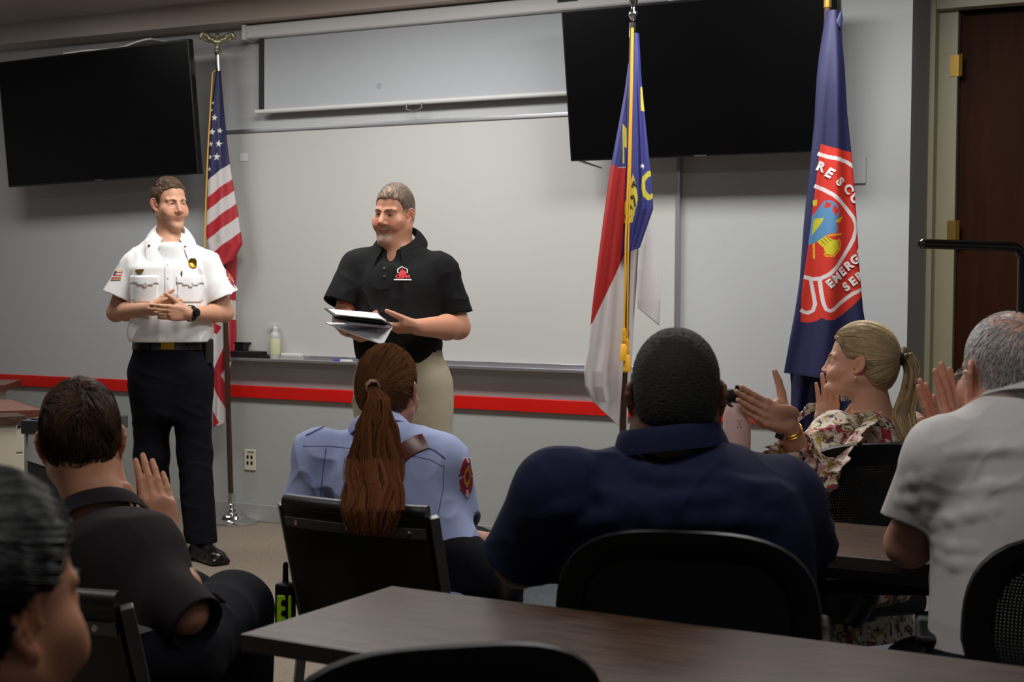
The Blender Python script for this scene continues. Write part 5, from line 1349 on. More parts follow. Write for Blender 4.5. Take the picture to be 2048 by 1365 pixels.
# ---- P5 broad man in navy polo
def p5():
    nb = at(1340, 902, 2.93); pv = A([cP5[0] - .03, cP5[1] + .31, .57]); up = unit(nb - pv)
    root = person(pv, 'broad-backed seated person with short black hair and navy polo')
    fw = A([-.22, 1, 0]); Mt = tframe(up, fw); r_, f_, _ = Mt; L = np.linalg.norm(nb - pv)
    sk = skin('skin_deep', (104, 68, 50)); base = SK['skin_deep']
    H = Head(at(1352, 806, 2.97), face(1352, 806, 181, -6, 1), 1.09, jw=1.12, fat=.008, ear=1.18)
    shL, shR = at(1112, 985, 2.93), at(1562, 1000, 2.98); elL = at(1042, 1122, 3.02); wrL = at(1150, 1092, 3.3); elR = at(1602, 1100, 3.08); wrR = at(1420, 980, 3.36)
    q = Ops(); q.u(H.prim()); q.u(cone(H.w(0, -.025, -.04), nb + f_ * .015, .075, .088), .03)
    q.u(loft(pv, Mt, [(.03, 0, 0, .18, .16, .1), (L * .6, 0, 0, .19, .16, .1), (L * .85, 0, 0, .15, .09, .09), (L, 0, .01, .06, .06, .06)]), .03)
    for s_ in (shR, shL): q.u(cone(nb - up * .09, s_, .06, .055), .03)
    arm(q, shR, elR, wrR, (.064, .056, .052, .036)); arm(q, shL, elL, wrL, (.064, .056, .052, .036))
    fingers(q, wrL, unit(A([.1, .1, .9])), -EX * .2 + EN * -.9, EX, 1.1, spread=.05, curl=((.2, .3, .2),) * 4); fingers(q, wrR, unit(A([-.1, .1, .9])), EX * .2 - EN * .9, -EX, 1.1, spread=.05)
    sdf_obj(q, .0028, 'body', sk, root, col=H.colour(base, lips=(96, 56, 50)))
    H.eyes(root)
    hl = [(-.14, -.048), (-.06, -.046), (-.035, -.040), (-.022, -.01), (-.016, .03), (.0, .034), (.012, .0), (.026, .0), (.036, .05), (.05, .075), (.1, .085)]
    wv = waves(1500, 77, 14); wv2 = waves(800, 78, 12)
    hm = mat('hair_tight_black', (15, 12, 11), .75, bump=.8, bscale=420)
    def ex(q): q.u(ell((0, -.052, .01), (.068, .060, .085)), .03); q.disp(lambda P: .0006 * wv(P) + .0005 * wv2(P))
    hair_cap(H, hm, root, hl, t=(.007, .009, .010), h=.0022, noise=0, extra=ex)
    pm = mat('navy_polo_knit', (23, 27, 58), .9, spec=.25, bump=.16, bscale=650)
    s = Ops()
    lf = loft(pv, Mt, [(-.04, 0, 0, .225, .17, .13), (.06, 0, 0, .245, .2, .14), (L * .35, 0, 0, .258, .2, .145), (L * .58, 0, 0, .262, .17, .15), (L * .76, 0, 0, .240, .13, .15), (L * .88, 0, 0, .18, .10, .13), (L * 1.0, 0, .012, .10, .09, .1)], p=2.5)
    s.u(lf)
    for s_, k in ((shR, 1), (shL, -1)): s.u(cone(nb + r_ * k * .07 - up * .06, s_, .07, .080), .06)
    eL = at(1040, 1118, 3.02); eR = at(1602, 1100, 3.08)
    s.u(sleeve(shL, eL, .090, .082), .04); s.u(sleeve(shR, eR, .088, .082), .04)
    # long drag folds across the back
    s0 = Ops(list(s))
    def fold(px, r=.016):
        hit = [stick(s0, at(u, v, 2.4), ray(u, v), 1.2) for u, v in px]; pts = [p - n_ * r * .72 for p, n_ in hit]; k = len(pts)
        for i in range(k - 1): s.u(cone(pts[i], pts[i + 1], r * (.72 + .28 * math.sin(math.pi * i / (k - 1))), r * (.72 + .28 * math.sin(math.pi * (i + 1) / (k - 1)))), .024)
    fold([(1090, 1078), (1130, 1062), (1180, 1048), (1230, 1036), (1290, 1028), (1350, 1024)]); fold([(1240, 988), (1290, 998), (1340, 1002), (1400, 998), (1450, 988)])
    fold([(1250, 1066), (1320, 1052), (1400, 1044), (1470, 1042), (1540, 1046)]); fold([(1255, 925), (1290, 945), (1330, 955), (1385, 956)], .013); fold([(1090, 1040), (1125, 1026), (1160, 1014)])
    fold([(1450, 958), (1500, 972), (1560, 970)], .013); fold([(1130, 1140), (1170, 1118), (1230, 1100), (1290, 1090)]); fold([(1200, 985), (1250, 1010), (1310, 1020)], .013)
    s.disp(folds(.009, 13, 101, (1, 1, 1.8))); s.disp(folds(.003, 40, 102))
    s.sub(mouth(shL, eL, .090, .082, .010), .003); s.sub(mouth(shR, eR, .088, .082, .010), .003)
    s.sub(ell(nb + f_ * .14 + up * .03, (.06, .1, .07), Mt), .01)
    sdf_obj(s, .0042, 'polo_shirt', pm, root)
    collar(nb + up * .046 + f_ * .020, Mt, .094, .098, pm, root, hgt=.038, fall=.050, gap=.5, pt=.02, tilt=.16, flare=.020)
    kR, kL = pv + r_ * .14 + f_ * .44 - up * .03, pv - r_ * .16 + f_ * .44 - up * .03
    lt = loft(pv, Mt, [(-.10, 0, 0, .2, .16, .14), (.0, 0, 0, .22, .17, .145), (.06, 0, 0, .2, .16, .12)], p=2.4)
    seat_legs(root, pv - up * .05, Mt, [kR, kL], M['navy_trouser'], (0, 1), (.115, .095, .075), lf=lt, top=lambda P: (P - pv) @ up - .06, seed=111, half=.11)
p5()
# ---- P6 blonde woman in the floral dress, in profile
def floral():
    m = bpy.data.materials.new('floral_chiffon'); m.use_nodes = True; nt = m.node_tree; N = nt.nodes; L = nt.links
    b = N['Principled BSDF']; b.inputs['Roughness'].default_value = .8
    tc = N.new('ShaderNodeTexCoord'); cur = None
    wn = N.new('ShaderNodeTexNoise'); wn.inputs['Scale'].default_value = 14; wn.inputs['Detail'].default_value = 4; L.new(tc.outputs['Object'], wn.inputs['Vector'])
    wm = N.new('ShaderNodeMix'); wm.data_type = 'VECTOR'; wm.inputs[0].default_value = .06; L.new(tc.outputs['Object'], wm.inputs[4]); L.new(wn.outputs['Color'], wm.inputs[5])
    base = lin((212, 198, 178)) + (1,)
    def layer(prev, scale, seed, lo, hi, rgb, kind='v', det=3):
        mp = N.new('ShaderNodeMapping'); mp.inputs['Location'].default_value = (seed, seed * 1.7, seed * .6); L.new(wm.outputs[1], mp.inputs['Vector'])
        if kind == 'v':
            t = N.new('ShaderNodeTexVoronoi'); t.inputs['Scale'].default_value = scale; L.new(mp.outputs[0], t.inputs['Vector']); o = t.outputs['Distance']
        else:
            t = N.new('ShaderNodeTexNoise'); t.inputs['Scale'].default_value = scale; t.inputs['Detail'].default_value = det; L.new(mp.outputs[0], t.inputs['Vector']); o = t.outputs['Fac']
        r = N.new('ShaderNodeMapRange'); r.inputs['From Min'].default_value = lo; r.inputs['From Max'].default_value = hi; L.new(o, r.inputs['Value'])
        x = N.new('ShaderNodeMix'); x.data_type = 'RGBA'; L.new(r.outputs[0], x.inputs[0])
        if prev is None: x.inputs[6].default_value = base
        else: L.new(prev, x.inputs[6])
        x.inputs[7].default_value = lin(rgb) + (1,); return x.outputs[2]
    c = layer(None, 14, 1.2, .50, .60, (206, 160, 152), 'n')
    c = layer(c, 20, 3.1, .53, .58, (150, 132, 40), 'n', 6)
    c = layer(c, 13, 7.7, .56, .60, (160, 50, 62), 'n', 6)
    c = layer(c, 22, 9.4, .57, .61, (222, 212, 180), 'n', 5)
    c = layer(c, 42, 5.5, .56, .60, (52, 58, 60), 'n', 6)
    c = layer(c, 50, 2.3, .58, .62, (124, 34, 50), 'n', 5)
    c = layer(c, 60, 8.3, .58, .62, (228, 220, 204), 'n', 5)
    L.new(c, b.inputs['Base Color']); return m
M['floral'] = floral()
def p6():
    root = person(at(1735, 1164, 4.15), 'blonde seated person in floral ruffled dress clapping, seen in profile')
    pv = at(1740, 1150, 4.12); nb = at(1752, 822, 4.14); up = unit(nb - pv)
    tc = -unit(ray(1740, 900) * A([1, 1, 0])); rt = A([-tc[1], tc[0], 0]); a = math.radians(-118)
    fw = math.cos(a) * tc + math.sin(a) * rt; Mt = tframe(up, fw); r_, f_, _ = Mt; L = np.linalg.norm(nb - pv)
    sk = skin('skin_light', (216, 164, 138)); base = SK['skin_light']
    H = Head(at(1717, 735, 4.14), face(1717, 735, -95, 2, -2), .92, jw=.94, female=True, eyeh=.0016, nose=.88, lip=1.2, short=1.48, fat=.004)
    shL, shR = at(1672, 878, 4.02), at(1812, 868, 4.22)
    elL = at(1610, 955, 3.90); wrL = at(1576, 848, 3.80); elR = at(1716, 960, 4.42); wrR = at(1655, 868, 4.30)
    q = Ops(); q.u(H.prim()); q.u(cone(H.w(0, -.03, -.045), nb + f_ * .012, .050, .056), .03)
    q.u(loft(pv, Mt, [(.03, 0, 0, .13, .1, .09), (L * .6, 0, 0, .13, .1, .09), (L * .83, 0, 0, .12, .08, .08), (L * .95, 0, .005, .07, .05, .055), (L, 0, .01, .045, .045, .045)]), .03)
    for s_ in (shR, shL): q.u(cone(nb - up * .06, s_, .042, .042), .03)
    arm(q, shR, elR, wrR, (.044, .040, .038, .026)); arm(q, shL, elL, wrL, (.044, .040, .038, .027))
    D = unit(at(1494, 802, 3.72) - at(1576, 842, 3.80))
    fingers(q, wrL, D, A([0, 0, 1.]) * .9 - D * .2, EN * .8 + A([0, 0, .5]), 1.0, curl=((.05, .1, .05), (.08, .1, .05), (.1, .12, .05), (.14, .15, .05)), spread=.012, thumb=(.42, .88, -.1), tcurl=.22)
    fingers(q, wrR, A([-.02, 0, 1.]), EX * .6 - EN * .5, -EX * .6 - EN * .7, .98, curl=((.05, .1, .05),) * 4, spread=.07, thumb=(.6, .75, .2))
    sdf_obj(q, .0022, 'body', sk, root, col=H.colour(base, lips=(176, 96, 96), cheek=.4))
    H.eyes(root); H.brows(root, mat('brow_blonde', (176, 136, 104), .7), .0022)
    hl = [(-.14, -.070), (-.07, -.066), (-.045, -.050), (-.026, -.03), (-.018, .028), (.0, .036), (.014, .022), (.034, .028), (.048, .052), (.066, .082), (.1, .090)]
    tail = H.w(0, -.124, .034)
    cap, co_ = hair_cap(H, mat('hair_base_blonde', (164, 138, 98), .45, bump=.25, bscale=140), root, hl, t=(.007, .010, .014), h=.0026, noise=.0006, extra=lambda q: q.u(ell((0, -.055, .01), (.069, .060, .08)), .03))
    rt = scalp_roots(H, co_, 3600, keep=lambda P: (P[:, 2] > np.interp(P[:, 1], [a for a, b in hl], [b for a, b in hl]) + .003))
    fl = lambda P: (tail - P)
    pa = comb(co_, rt, fl, .12, 10, .0012, .03)
    sm = mat('strands_blonde', (190, 164, 118), .42, attr=True, spec=.25); g = np.random.default_rng(5)
    cb = shades(len(pa), (206, 182, 138), .6, 1.3, 6); dk = g.uniform(size=len(pa)) < .20; cb[dk] *= .40
    strand_mesh('hair_strands', pa, A([.0007] + [.0010] * 8 + [.0006]), sm, root, cb)
    # ponytail, arching back and falling
    ctr = A([tail, at(1806, 702, 4.14), at(1826, 734, 4.13), at(1822, 782, 4.11), at(1806, 828, 4.06), at(1820, 872, 4.02), at(1842, 920, 4.0)])
    wid = A([.012, .020, .024, .026, .032, .030, .014])
    n = 800; K = 20; th = g.uniform(0, 6.283, n); rad = np.sqrt(g.uniform(.05, 1, n)); end = g.uniform(.78, 1.02, n)
    tt = np.linspace(0, 1, K)[None] * end[:, None]; x = np.clip(tt * 6, 0, 5.999); i0 = x.astype(int); w = x - i0
    P = ctr[i0] * (1 - w)[..., None] + ctr[i0 + 1] * w[..., None]
    for _ in range(2): P[:, 1:-1] = (P[:, :-2] + 2 * P[:, 1:-1] + P[:, 2:]) / 4
    W = wid[i0] * (1 - w) + wid[i0 + 1] * w; lock = np.floor(th / .5); ph = lock * 2.1
    sx = rad[:, None] * np.cos(th)[:, None] * W + .004 * np.sin(tt * 9 + ph[:, None]); sy = rad[:, None] * np.sin(th)[:, None] * W * .7 + .004 * np.sin(tt * 7 + ph[:, None] * 1.6)
    P = P + EX * sx[..., None] + EN * sy[..., None]
    strand_mesh('ponytail', P, A([.0012] * (K - 2) + [.0009, .0003]), sm, root, shades(n, (192, 166, 122), .5, 1.35, 8))
    core = Ops()
    for i in range(5): core.u(cone(ctr[i], ctr[i + 1], wid[i] * .6, wid[i + 1] * .6), .01)
    sdf_obj(core, .004, 'ponytail', mat('blonde_core', (128, 104, 72), .6), root)
    mb = MB(); dv = unit(H.M.T @ A([0, -1, .1])); b1 = unit(np.cross(dv, A([0, 0, 1.]))); b2 = np.cross(dv, b1)
    for k in range(3): mb.tube([tail - dv * .004 + dv * .006 * k + (b1 * math.cos(x) + b2 * math.sin(x)) * .0165 for x in np.linspace(0, 6.283, 28)], .0045, 7, cap=False)
    mb.build('hair_tie', M['black_matte'], root, smooth=True)
    # dress: bodice, sleeve, ruffles, skirt
    s = Ops()
    lf = loft(pv, Mt, [(-.06, 0, 0, .175, .13, .13), (.04, 0, 0, .160, .12, .12), (L * .4, 0, 0, .150, .12, .112), (L * .62, 0, 0, .158, .13, .115), (L * .8, 0, 0, .155, .10, .112), (L * .90, 0, .004, .11, .075, .085), (L * .95, 0, .008, .075, .06, .07)], p=2.3)
    s.u(lf)
    for s_, k in ((shR, 1), (shL, -1)): s.u(cone(nb + r_ * k * .06 - up * .055, s_, .046, .060), .05)
    s.u(cone(shL, elL, .074, .078), .035); s.u(cone(elL, elL + (wrL - elL) * .55, .076, .056), .03)
    s.u(cone(shR, elR, .066, .070), .035); s.u(cone(elR, elR + (wrR - elR) * .4, .068, .062), .03)
    kL, kR = pv - r_ * .08 + f_ * .42 - up * .0, pv + r_ * .10 + f_ * .42
    lg = unit(A([-.75, .65, 0])); lr = unit(np.cross(lg, A([0, 0, 1.]))); kL, kR = pv + lg * .33 - lr * .09, pv + lg * .33 + lr * .09
    s.u(cone(pv - r_ * .09, kL, .095, .085), .05); s.u(cone(pv + r_ * .09, kR, .095, .085), .05)
    low = lambda k: A([k[0], k[1], .30]) - lg * .20
    s.u(cone(kL, low(kL), .095, .15), .06); s.u(cone(kR, low(kR), .095, .15), .06); s.u(cone((kL + kR) / 2, (low(kL) + low(kR)) / 2, .1, .16), .08)
    s.disp(folds(.012, 24, 131, (1, 1, .6))); s.disp(folds(.005, 60, 132, (1, 1, .7)))
    s.cut(lambda P: .32 - P[:, 2])
    s.sub(mouth(elL, elL + (wrL - elL) * .55 + unit(wrL - elL) * .04, .070, .050, .010, .05), .003)
    s.u(cone(A([0, 0, -9.]), A([0, 0, -9.]), .001, .001)) if False else None
    sdf_obj(s, .0040, 'floral_dress', M['floral'], root)
    # ruffles: wavy bands round the sleeve end and over the shoulder
    def ruffle(px, wdt, dirn, nm, amp=.012, fq=46):
        pts = [stick(s, at(u, v, 3.4), ray(u, v), 1.6) for u, v in px]
        P = A([p for p, n_ in pts]); Nn = A([n_ for p, n_ in pts]); t = np.linspace(0, 1, len(P)); tt = np.linspace(0, 1, 90)
        P = np.stack([np.interp(tt, t, P[:, i]) for i in range(3)], 1); Nn = np.stack([np.interp(tt, t, Nn[:, i]) for i in range(3)], 1)
        dv = unit(dirn)
        mb = MB(); mb.grid(lambda u, v: P[int(u * 89 + .5)] + Nn[int(u * 89 + .5)] * (.004 + .012 * v + amp * v * math.sin(u * fq)) + dv * wdt * v + dv * .006 * v * math.sin(u * fq * .5 + 1), 89, 5)
        return mb.build(nm, M['floral'], root, smooth=True, solid=.002)
    ruffle([(1590, 850), (1612, 832), (1640, 815), (1675, 805), (1706, 800)], .032, A([0, 0, 1.]) - EX * .1 , 'shoulder_ruffle', .010)
    ruffle([(1640, 975), (1660, 935), (1684, 895), (1708, 862), (1742, 834)], .030, EX * .8 - EN * .6 + A([0, 0, .1]), 'back_ruffle', .008)
    ruffle([(1548, 925), (1566, 905), (1590, 890), (1606, 868)], .03, A([0, 0, 1.]) * .6 - EX * .8, 'cuff_ruffle', .010)
    # watch, bracelet, ring, earring
    wd = unit(wrL - elL); c = wrL - wd * .030
    def loop(cc, rr, th, nm, m, par=root, n=30):
        b1 = unit(np.cross(wd, EN)); b2 = np.cross(wd, b1); mb = MB()
        mb.tube([cc + (b1 * math.cos(x) + b2 * math.sin(x)) * rr for x in np.linspace(0, 6.283, n)], th, 7, cap=False); return mb.build(nm, m, par, smooth=True)
    wt = loop(c, .0305, .0014, 'watch_strap', M['gold'])
    dv = unit(-EX * .8 - EN * .55); mb = MB(); mb.box(c + dv * .034, (.034, .011, .040), np.stack([unit(np.cross(dv, wd)), dv, unit(np.cross(unit(np.cross(dv, wd)), dv))])); mb.build('watch_case', mat('rose_metal', (206, 160, 146), .3, metal=.8), wt, bevel=.004)
    mb = MB(); mb.box(c + dv * .0396, (.029, .002, .035), np.stack([unit(np.cross(dv, wd)), dv, unit(np.cross(unit(np.cross(dv, wd)), dv))])); mb.build('watch_screen', M['screen_black'], wt, bevel=.001)
    loop(c + wd * .010, .0308, .0012, 'bracelet', M['gold'])
    mb = MB(); mb.lathe(H.w(-.083, .0, -.030), [(.001, -.004), (.004, -.002), (.0045, 0), (.004, .002), (.001, .004)], 12); mb.build('earring', mat('pearl', (236, 226, 212), .2), root, smooth=True)
    for k in (kL, kR):
        a_ = A([k[0], k[1], .09]); l = Ops(); l.u(cone(A([k[0], k[1], .40]), a_, .05, .035)); sdf_obj(l, .005, 'shin', sk, root, col=lambda V: np.repeat(base[None], len(V), 0)); shoe(root, a_, a_ + f_ * .2, mat('beige_shoe', (190, 160, 130), .5), h=.005, s=.9)
p6()

# ---- P7 white-haired man in white polo, right edge
def p7():
    nb = at(2052, 806, 2.96); pv = at(2040, 1352, 2.86); pv[2] = .565; up = unit(nb - pv)
    root = person(pv, 'white-haired seated person with glasses and white polo clapping at the right edge')
    Mt = tframe(up, (-.30, 1, 0)); r_, f_, _ = Mt; L = np.linalg.norm(nb - pv)
    sk = skin('skin_pinkish', (206, 148, 124)); base = SK['skin_pinkish']
    H = Head(at(2012, 762, 3.0), face(2012, 762, -150, -4, 0), 1.08, jw=1.08, fat=.006, ear=1.12)
    shL, shR = at(1888, 915, 2.93), at(2196, 925, 2.93); elL = at(1818, 1088, 3.06); wrL = at(1898, 918, 3.20)
    elR = at(2200, 1120, 3.1); wrR = at(1926, 905, 3.27)
    q = Ops(); q.u(H.prim()); q.u(cone(H.w(0, -.025, -.04), nb + f_ * .012, .064, .072), .03)
    q.u(loft(pv, Mt, [(.03, 0, 0, .15, .12, .1), (L * .6, 0, 0, .15, .13, .1), (L * .85, 0, 0, .13, .08, .09), (L, 0, .01, .05, .05, .05)]), .03)
    for s_ in (shR, shL): q.u(cone(nb - up * .08, s_, .052, .05), .03)
    arm(q, shR, elR, wrR, (.054, .05, .047, .031)); arm(q, shL, elL, wrL, (.056, .050, .047, .032))
    # the two hands meet, the far one rising behind the near one
    D1 = unit(at(1856, 800, 3.17) - at(1898, 905, 3.20)); fingers(q, wrL, D1, -EX * .5 - EN * .8, EX * .75 - EN * .5, 1.02, curl=((.02, .05, .05), (.03, .08, .05), (.05, .1, .06), (.08, .12, .1)), spread=.015, thumb=(.75, .5, .1))
    D2 = unit(at(1893, 770, 3.25) - at(1914, 880, 3.25)); fingers(q, wrR, D2, -EX * .85 - EN * .5, -EX * .5 - EN * .85, 1.06, curl=((.02, .05, .05), (.02, .06, .05), (.04, .08, .06), (.08, .1, .1)), spread=.08, thumb=(.5, .8, .1))
    hl = [(-.14, -.060), (-.06, -.056), (-.040, -.045), (-.026, -.02), (-.018, .03), (.0, .034), (.012, -.01), (.024, .0), (.034, .05), (.05, .078), (.1, .088)]; hn = [a for a, b in hl]; hb = [b for a, b in hl]
    def pate(Lq, x, C, mixin, near):
        hw = (x < .080) * np.clip((Lq[:, 2] - np.interp(Lq[:, 1], hn, hb)) / .02, 0, 1) * near; tp = np.clip(1.2 - np.hypot(x / .052, (Lq[:, 1] + .02) / .08), 0, 1) * 2 * (Lq[:, 2] > .05); mixin(np.clip(hw * .62 * (1 - np.clip(tp, 0, .85)), 0, 1), A(lin((178, 170, 166))))
    sdf_obj(q, .0023, 'body', sk, root, col=H.colour(base, extra=pate))
    H.eyes(root); H.brows(root, mat('brow_white', (196, 190, 184), .7), .003)
    hl = [(-.14, -.060), (-.06, -.056), (-.040, -.045), (-.026, -.02), (-.018, .03), (.0, .034), (.012, -.01), (.024, .0), (.034, .05), (.05, .078), (.1, .088)]
    hn = [a for a, b in hl]; hb = [b for a, b in hl]
    qs = Ops(); qs.u(H.prim())
    def fl(P):
        Lq = H.loc(P); c = Lq - A([.0, -.08, .10]); F = c / (np.linalg.norm(c, axis=1)[:, None] + 1e-6) + A([0, 0, -.3]); return F @ H.M
    rt = scalp_roots(H, qs, 5200, keep=lambda P: P[:, 2] > np.interp(P[:, 1], hn, hb) + .003)
    Lr = H.loc(rt); rt = rt[(np.abs(Lr[:, 0]) < .0765) | (Lr[:, 2] > .045)]
    Lr = H.loc(rt); thin = (np.hypot(Lr[:, 0] / .05, (Lr[:, 1] + .02) / .075) < 1) & (Lr[:, 2] > .07); kp = ~thin | (rng.uniform(size=len(rt)) < .25); rt = rt[kp]
    pa = comb(qs, rt, fl, .018, 4, .0022, .22)
    strand_mesh('hair', pa, A([.0009, .0009, .0007, .0003]), mat('strands_white', (214, 210, 206), .45, attr=True), root, shades(len(pa), (208, 204, 202), .45, 1.15, 3))
    # glasses
    gm = mat('glasses_wire', (150, 140, 120), .3, metal=.8); mb = MB()
    for sx in (-1, 1):
        cx = .034 * sx; mb.tube([H.w(cx + .024 * math.cos(a), .104 - .012 * abs(cx + .024 * math.cos(a)) / .06, .006 + .017 * math.sin(a)) for a in np.linspace(0, 6.283, 28)], .0012, 6, cap=False)
        mb.tube([H.w(sx * .058, .094, .010), H.w(sx * .072, .06, .012), H.w(sx * .083, .0, .020), H.w(sx * .082, -.012, .012)], .0014, 6)
    mb.tube([H.w(-.010, .103, .012), H.w(0, .107, .014), H.w(.010, .103, .012)], .0012, 6)
    gl = mb.build('glasses', gm, root, smooth=True); lm = mat('lens_glass', (235, 240, 240), .05, trans=.9)
    for sx in (-1, 1):
        mb = MB(); mb.lathe(H.w(.034 * sx, .100, .006), [(.001, 0), (.0225, 0), (.0225, .0015), (.001, .0015)], 24, H.M[1]); mb.build('lens', lm, gl)
    pm = mat('white_polo_knit', (206, 202, 200), .85, bump=.15, bscale=650)
    s = Ops()
    lf = loft(pv, Mt, [(-.03, 0, 0, .180, .15, .13), (.06, 0, 0, .178, .16, .128), (L * .35, 0, 0, .178, .16, .128), (L * .6, 0, 0, .186, .15, .135), (L * .78, 0, 0, .184, .115, .135), (L * .9, 0, .004, .135, .09, .11), (L, 0, .012, .085, .08, .085)], p=2.4)
    s.u(lf)
    for s_, k in ((shR, 1), (shL, -1)): s.u(cone(nb + r_ * k * .055 - up * .05, s_, .06, .074), .05)
    eL = at(1838, 1050, 3.02); eR = shR + (elR - shR) * .75; nL = unit(A([0, 0, -1.]) * .95 - EX * .25)
    s.u(sleeve(shL, eL, .078, .082, nrm=nL), .035); s.u(sleeve(shR, eR, .078, .08), .035)
    s0 = Ops(list(s))
    def fold(px, r=.014):
        hit = [stick(s0, at(u, v, 2.4), ray(u, v), 1.2) for u, v in px]; pts = [p - n_ * r * .95 for p, n_ in hit]; k = len(pts)
        for i in range(k - 1): s.u(cone(pts[i], pts[i + 1], r * (.72 + .28 * math.sin(math.pi * i / (k - 1))), r * (.72 + .28 * math.sin(math.pi * (i + 1) / (k - 1)))), .014)
    fold([(1864, 1054), (1900, 1040), (1940, 1030), (1990, 1020)]); fold([(1800, 972), (1825, 964), (1862, 950)], .012); fold([(1792, 1004), (1822, 1006), (1850, 996)], .012)
    fold([(1866, 1085), (1905, 1096), (1950, 1096)], .012); fold([(1872, 1112), (1910, 1130), (1970, 1132)]); fold([(1900, 908), (1950, 902), (2000, 899), (2044, 900)], .012); fold([(1930, 985), (1980, 972), (2040, 968)], .012)
    fold([(1860, 965), (1864, 1000), (1852, 1040)], .012)
    s.disp(folds(.0025, 15, 141, (1, 1, 1.7))); s.disp(folds(.0016, 40, 142))
    s.sub(mouth(shL, eL, .078, .082, .010, nrm=nL), .003); s.sub(mouth(shR, eR, .078, .08, .010), .003)
    s.sub(ell(nb + f_ * .12 + up * .03, (.055, .08, .06), Mt), .01)
    sdf_obj(s, .0038, 'polo_shirt', pm, root)
    collar(nb + up * .042 + f_ * .016, Mt, .076, .080, pm, root, hgt=.034, fall=.046, gap=.5, pt=.02, tilt=.18, flare=.020)
    lt = loft(pv, Mt, [(-.09, 0, 0, .17, .15, .14), (.0, 0, 0, .190, .155, .142), (.05, 0, 0, .17, .14, .11)], p=2.4)
    kL, kR = pv - r_ * .14 + f_ * .45 - up * .03, pv + r_ * .14 + f_ * .45 - up * .03
    seat_legs(root, pv - up * .05, Mt, [kR, kL], M['navy_trouser'], (0, 1), (.105, .088, .07), lf=lt, top=lambda P: (P - pv) @ up - .05, seed=151)
p7()

